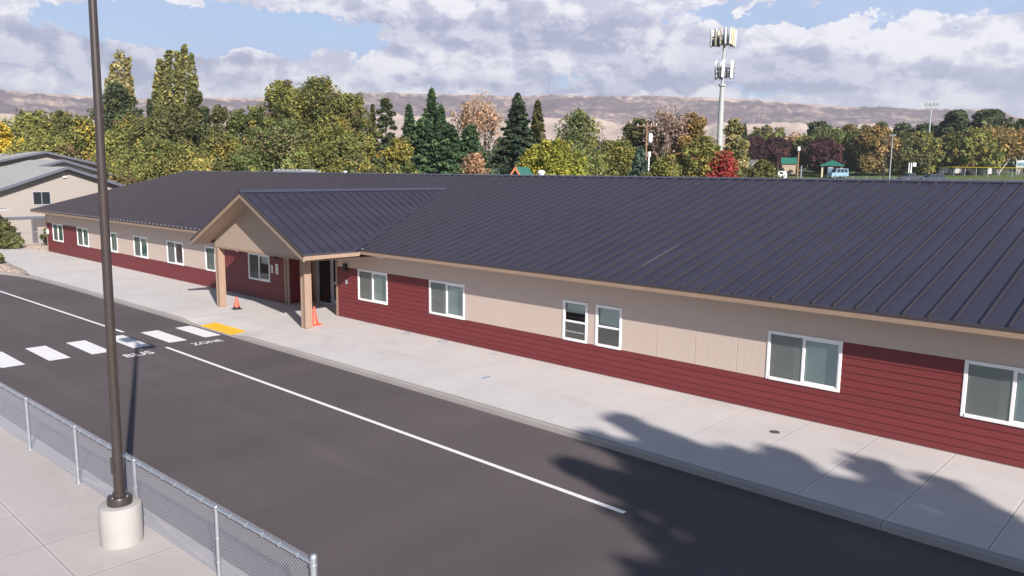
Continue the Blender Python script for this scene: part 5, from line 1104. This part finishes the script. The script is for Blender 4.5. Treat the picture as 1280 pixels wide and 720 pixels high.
def flood(o, x, y, z, zt):
    d = Vector((math.cos(YAW-.25), math.sin(YAW-.25), 0))
    for r_ in (0, 1):
        zz = zt-.15-r_*1.15; MB().box(-1.6+.3*r_, 1.6-.3*r_, -.08, .08, -.07, .07).xf(Matrix.Translation((x, y, zz)) @ Matrix.Rotation(YAW-.25, 4, 'Z')).build('cross_arm', 'mount_dark', o)
        for k in ((-1.3, -.45, .45, 1.3) if r_ == 0 else (-1.0, 0, 1.0)):
            c = Vector((x, y, zz+.38))+d*k; mb = MB().lathe((0, 0, 0), [(.1, -.2), (.32, .1), (.34, .16), (.0001, .17)], 12); mb.xf(Matrix.Translation(c) @ Matrix.Rotation(YAW, 4, 'Z') @ Matrix.Rotation(R(115), 4, 'X')); mb.build('lamp_head', 'alu', o)
    MB().box(x-.3, x+.3, y-.3, y+.3, z+2.2, z+3.6).build('control_box', 'antenna_white', o)
polep('floodlight_mast', 1157, 131, 228, .24, 'galv', 'very tall floodlight mast with a bank of lamps over the ball field', 'floodlight', flood)
for px_, t_, lb in ((1161, 197, 'yellow foul pole beside the floodlight mast'), (1196.5, 198.5, 'yellow foul pole in the middle of the outfield fence')): polep('foul_pole', px_, t_, 232, .28, 'pale_yellow', lb, 'foul pole', group='foul poles of the ball field')
def sboard(o, x, y, z, zt): MB().box(-.35, .35, -.12, .12, -.8, 0).xf(Matrix.Translation((x+.5, y+.5, zt)) @ Matrix.Rotation(YAW, 4, 'Z')).build('board', 'antenna_white', o)
polep('cabinet_post', 1138, 203.5, 200, .2, 'antenna_white', 'white post with a white cabinet at the left end of the outfield fence', 'sign', sboard)
polep('cabinet_post', 1135.3, 203.5, 196, .15, 'antenna_white', 'slimmer bare white post just left of the cabinet post', 'sign')

# ================================================================ BALL FIELD
def lineP(px0, D0, px1, D1, n):
    a = at(px0, 220, D0); b = at(px1, 220, D1); return [(a[0]+(b[0]-a[0])*k/n, a[1]+(b[1]-a[1])*k/n) for k in range(n+1)]
def longfence(name, pts, h, label, cap, group=None, r=.05, step=.5, mr=.012):
    o = empty(name, (pts[0][0], pts[0][1], gz(*pts[0])), label, 'fence', group)
    for x, y in pts: z = gz(x, y); MB().tube((x, y, z), (x, y, z+h), r, n=6).build('post', 'galv', o)
    mb = MB(); me_ = MB()
    for (a, b), (c, d) in zip(pts, pts[1:]):
        za, zc = gz(a, b), gz(c, d); mb.tube((a, b, za+h), (c, d, zc+h), r*(1.7 if cap == 'yellow_cap' else .8), n=8); L_ = math.hypot(c-a, d-b); k = 0
        while k < L_:
            for s_ in (0, 1):
                t0, t1 = (k/L_, min(1, (k+h)/L_)); z0_, z1_ = (0, h) if s_ == 0 else (h, 0); me_.tube((a+(c-a)*t0, b+(d-b)*t0, za+(zc-za)*t0+z0_), (a+(c-a)*t1, b+(d-b)*t1, za+(zc-za)*t1+z1_), mr, n=3, cap=False)
            k += step
    mb.build('top_rail', cap, o); me_.build('wire_mesh', 'wire', o); return o
longfence('outfield_fence', lineP(1127, 232, 1330, 214, 14), 2.1, 'outfield fence with a bright yellow top along the ball field', 'yellow_cap', r=.06, step=.28, mr=.012)
longfence('field_fence', lineP(1050, 178, 1300, 166, 13), 1.25, 'low chain link fence crossing the grass in front of the parked cars', 'galv', r=.05, step=.3, mr=.007)
for px_, w_, D, lb in ((1162, 1.0, 231, 'small white banner near the left end of the outfield fence'), (1179, 2.0, 229.5, 'widest white banner on the outfield fence'), (1197.5, 1.5, 228, 'white banner at the middle foul pole'), (1236.5, .9, 224, 'white banner alone on the right half of the outfield fence')):
    x, y, z = place(px_, D-.8); mb = MB().box(-w_/2, w_/2, -.05, .05, .55, 1.95).xf(Matrix.Translation((x, y, z)) @ Matrix.Rotation(YAW-R(30), 4, 'Z')); tag(mb.build('banner', 'pale_wall'), lb, 'banner', 'banners on the outfield fence')
x, y, z = place(1279, 236); mb = MB().box(-1.7, 1.7, -.1, .1, 1.9, 3.6).xf(Matrix.Translation((x, y, z)) @ Matrix.Rotation(YAW-R(30), 4, 'Z')); sg = empty('scoreboard', (x, y, z), 'blue and white scoreboard at the right edge behind the outfield fence', 'scoreboard'); 
mb.build('board', 'antenna_white', sg); MB().box(-1.5, 1.5, -.16, -.11, 2.2, 3.1).xf(Matrix.Translation((x, y, z)) @ Matrix.Rotation(YAW-R(30), 4, 'Z')).build('panel', 'car_blue', sg)
for k in (-1.6, 1.6): MB().tube((x+k*.97, y+k*.2, z), (x+k*.97, y+k*.2, z+1.9), .12, n=6).build('leg', 'galv', sg)

# pavilion
x, y, z = place(1039.5, 205); pv = empty('pavilion', (x, y, z), 'open park pavilion with a green hipped roof on tan posts', 'pavilion'); hw = 2.75; zt = at(1039.5, 200, 205)[2]; ze = at(1039.5, 206.8, 205)[2]
M4 = Matrix.Translation((x, y, 0)) @ Matrix.Rotation(R(20), 4, 'Z'); mb = MB(); b4 = [(-hw, -hw, ze), (hw, -hw, ze), (hw, hw, ze), (-hw, hw, ze)]
for i in range(4): mb.poly([b4[i], b4[(i+1) % 4], (0, 0, zt)])
mb.poly(b4[::-1]); mb.box(-hw, hw, -hw, hw, ze-.16, ze-.01); mb.xf(M4).build('roof', 'green_roof', pv)
for a in (-2.1, 2.1):
    for b in (-2.1, 2.1): MB().box(a-.16, a+.16, b-.16, b+.16, z, ze-.16).xf(M4).build('post', 'post_tan', pv)
def house(px, D, w, d, h, rh, rot, wm, rm, label, name='house', door=False, cat='house', dz=0):
    x, y, z = place(px, D); z += dz; o = empty(name, (x, y, z), label, cat); M4 = Matrix.Translation((x, y, z)) @ Matrix.Rotation(rot, 4, 'Z')
    MB().prism([(-w/2, 0), (w/2, 0), (w/2, h), (0, h+rh), (-w/2, h)], -d/2, d/2, axis=1).xf(M4).build('wall', wm, o, fix=True); mb = MB(); ov = .35; s = rh/(w/2)
    for q in (-1, 1): slab(mb, [(0, -d/2-ov, h+rh+.08), (q*(w/2+ov), -d/2-ov, h-s*ov+.08), (q*(w/2+ov), d/2+ov, h-s*ov+.08), (0, d/2+ov, h+rh+.08)], .1)
    mb.xf(M4).build('roof', rm, o)
    MB().box(-w*.18, w*.18, -d/2-.05, -d/2-.01, .9, min(h-.1, 2.0)).xf(M4).build('window', 'car_glass', o); return o
hb = house(652.5, 62, 2.35, 3.4, 4.75, 1.75, R(28), 'brown_wall', 'green_roof', 'small brown gabled hut with orange trim and a green roof, peeking over the ridge', 'playhouse', cat='hut')
x, y, z = hb.location; M4 = Matrix.Translation((x, y, z)) @ Matrix.Rotation(R(28), 4, 'Z'); mb = MB()
for q in (-1, 1): pts = [(0, 6.6), (q*1.5, 4.36), (q*1.5, 4.1), (0, 6.34)]; mb.prism(pts if q > 0 else pts[::-1], -2.1, -2.02, axis=1)
mat('cedar_trim', (.45, .17, .07), .7); mb.xf(M4).build('rake_board', 'cedar_trim', hb)
house(844.5, 160, 2.0, 3, 2.9, .7, R(70), 'antenna_white', 'pale_wall', 'small white shed, left of two behind the ridge', 'shed', cat='shed')
house(853, 163, 1.8, 3, 3.4, .7, R(70), 'antenna_white', 'pale_wall', 'slightly taller white shed, right of two behind the ridge', 'shed', cat='shed')
house(930, 152, 6.5, 4.5, 3.3, .25, R(80), 'brick_wall', 'brown_wall', 'low tan flat building right of the red maple', 'park_building', cat='building')
house(940, 185, 3.6, 5, 3.0, 1.3, R(50), 'pale_wall', 'shingle', 'white cottage under the left maroon tree')
house(985, 225, 3.2, 3.4, 3.0, 1.3, R(118), 'brick_wall', 'green_roof', 'tan restroom building with a green gable roof beyond the two maroon trees', 'restroom_building', cat='building')
house(768, 420, 12, 10, 4, 3, R(60), 'pale_wall', 'shingle', 'far pale house at the foot of the hills above the reddish brown tree')
house(748, 380, 10, 9, 4, 2.4, R(20), 'pale_wall', 'blue_trim', 'far blue roofed house at the foot of the hills')

# ================================================================ VEHICLES
def vehicle(px, D, heading, body, cabin, L_, w, h, m, label, name, cat, zoff=0, light=False, extra=None):
    """body, cabin: side outlines (x along the length, z up)"""
    x, y, z = place(px, D); o = empty(name, (x, y, z), label, cat); M4 = Matrix.Translation((x, y, z)) @ Matrix.Rotation(heading, 4, 'Z')
    b = MB().prism(body, -w/2, w/2, axis=1).xf(M4).build('body', m, o, fix=True); bevel(b, .06, 3)
    c = MB(); zc = [p[1] for p in cabin]; zlo = min(zc); zhi = max(zc)
    def sq(p): t = (p[1]-zlo)/(zhi-zlo); return w/2*(.95-.12*t)
    A_ = [(p[0], -sq(p), p[1]) for p in cabin]; B_ = [(p[0], sq(p), p[1]) for p in cabin]; c.poly(A_); c.poly(B_[::-1])
    for i in range(len(cabin)): j = (i+1) % len(cabin); c.poly([A_[i], B_[i], B_[j], A_[j]])
    bevel(c.xf(M4).build('cabin', m, o, fix=True), .05, 2)
    # side and end glass set just proud of the cabin
    gl = MB(); n = len(cabin); lo = zlo+.08*(zhi-zlo)+.02; hi = zhi-.10
    xl = min(p[0] for p in cabin if p[1] < zlo+.01); xh = max(p[0] for p in cabin if p[1] < zlo+.01); xtl = min(p[0] for p in cabin if p[1] > zhi-.05); xth = max(p[0] for p in cabin if p[1] > zhi-.05)
    def xe(z_, side_): t = (z_-zlo)/(zhi-zlo); return (xl+(xtl-xl)*t) if side_ < 0 else (xh+(xth-xh)*t)
    nw = 3 if L_ > 4.3 and (xh-xl) > 2.4 else 2
    for s in (-1, 1):
        for k in range(nw):
            def X_(z_, f): a = xe(z_, -1)+.14; b_ = xe(z_, 1)-.14; return a+(b_-a)*f
            f0, f1 = k/nw+.02, (k+1)/nw-.02
            def Y_(z_): return s*(w/2*(.95-.12*(z_-zlo)/(zhi-zlo))+.008)
            pts = [(X_(lo, f0), Y_(lo), lo), (X_(lo, f1), Y_(lo), lo), (X_(hi, f1), Y_(hi), hi), (X_(hi, f0), Y_(hi), hi)]; g_ = MB().poly(pts).xf(M4).build('side_window', 'car_glass', o)
        for nm, sd in (('windscreen', 1), ('rear_window', -1)):
            if s < 0: continue
            e = .012*sd; pts = [(xe(lo, sd)+e, -w*.40, lo), (xe(lo, sd)+e, w*.40, lo), (xe(hi, sd)+e, w*.36, hi), (xe(hi, sd)+e, -w*.36, hi)]; MB().poly(pts).xf(M4).build(nm, 'car_glass', o)
    for wx in (-L_*.30, L_*.31):
        for s in (-1, 1):
            q_ = MB().tube((wx, s*(w/2-.20), .34), (wx, s*(w/2+.02), .34), .34, n=20).xf(M4).build('wheel', 'tyre', o); MB().tube((wx, s*(w/2+.0), .34), (wx, s*(w/2+.03), .34), .20, n=14).xf(M4).build('rim', 'chrome', q_)
    for s in (-1, 1):
        MB().box(L_/2-.04, L_/2+.02, s*w*.36-.16, s*w*.36+.16, .68, .85).xf(M4).build('headlight', 'antenna_white', o); MB().box(-L_/2-.02, -L_/2+.04, s*w*.40-.09, s*w*.40+.09, .7, .95).xf(M4).build('tail_light', 'red_plastic', o)
    MB().box(L_/2-.02, L_/2+.06, -w*.46, w*.46, .38, .56).box(-L_/2-.06, -L_/2+.02, -w*.46, w*.46, .38, .56).xf(M4).build('bumper', 'chrome', o)
    return o
hd_ = YAW+math.pi+R(8)
vehicle(1165, 182, hd_, [(-2.3, .32), (2.3, .32), (2.32, .85), (1.3, 1.02), (-2.3, 1.05)], [(-2.28, 1.0), (1.35, 1.0), (.65, 1.68), (-2.05, 1.72)], 4.6, 1.85, 1.7, 'car_dark', 'dark blue sport utility car parked below the floodlight mast', 'parked_car', 'car')
vehicle(1139, 186, hd_, [(-2.6, .38), (2.6, .38), (2.6, .95), (1.3, 1.05), (-.4, 1.05), (-.4, 1.08), (-2.6, 1.08)], [(-.5, 1.0), (1.35, 1.0), (.75, 1.7), (-.35, 1.72)], 5.3, 1.9, 1.7, 'car_grey', 'dark grey pickup truck left of the dark blue car', 'parked_pickup', 'pickup truck')
vehicle(1047, 198, hd_+R(6), [(-2.2, .45), (2.2, .45), (2.2, 1.3), (-2.2, 1.3)], [(-2.15, 1.25), (1.2, 1.25), (.9, 2.25), (-2.1, 2.25)], 4.4, 1.9, 2.2, 'car_blue', 'pale blue boxy old truck parked in front of the pavilion', 'parked_truck', 'truck')
def trailer(px, D, L_, w, h, m, label):
    x, y, z = place(px, D); o = empty('trailer', (x, y, z), label, 'trailer'); M4 = Matrix.Translation((x, y, z)) @ Matrix.Rotation(YAW+.2, 4, 'Z'); bevel(MB().prism([(-L_/2, .45), (L_/2, .45), (L_/2+.15, 1.2), (L_/2-.2, h), (-L_/2+.1, h), (-L_/2-.1, 1.2)], -w/2, w/2, axis=1).xf(M4).build('body', m, o, fix=True), .1, 3)
    MB().box(-L_*.35, L_*.1, -w/2-.02, -w/2, 1.25, 1.75).xf(M4).build('window', 'car_glass', o)
    for s in (-1, 1): MB().tube((0, s*(w/2-.1), .35), (0, s*(w/2+.03), .35), .35, n=14).xf(M4).build('wheel', 'tyre', o)
trailer(975.5, 185, 2.0, 1.5, 1.9, 'antenna_white', 'small white camper trailer left of the short utility pole')
x, y, z = place(1037.8, 203); tl = empty('portable_toilet', (x, y, z), 'bright blue portable toilet beside the pale blue truck', 'portable toilet')
MB().box(x-.5, x+.5, y-.5, y+.5, z, z+2.2).build('cabin', 'car_blue', tl); MB().prism([(x-.55, z+2.2), (x+.55, z+2.2), (x+.35, z+2.42), (x-.35, z+2.42)], y-.53, y+.53, axis=1).build('roof', 'antenna_white', tl); MB().box(x-.38, x+.38, y-.53, y-.502, z+.1, z+2.0).build('door', 'car_blue', tl)

# ================================================================ HAZE
HZ = True
if HZ:
    HM = bpy.data.materials.new('haze'); HM.use_nodes = True; t = HM.node_tree; t.nodes.clear(); o_ = node(t, 'ShaderNodeOutputMaterial'); pv_ = node(t, 'ShaderNodeVolumePrincipled'); pv_.inputs['Color'].default_value = (.82, .88, 1.0, 1); pv_.inputs['Density'].default_value = .00021; pv_.inputs['Anisotropy'].default_value = .2
    t.links.new(pv_.outputs[0], o_.inputs['Volume']); MATS['haze'] = HM
    hz = MB().box(-4600, 4600, -4600, 4600, -6.5, 330).build('haze', 'haze'); tag(hz, 'thin bluish haze in the air over the whole valley', 'haze', kind='stuff')
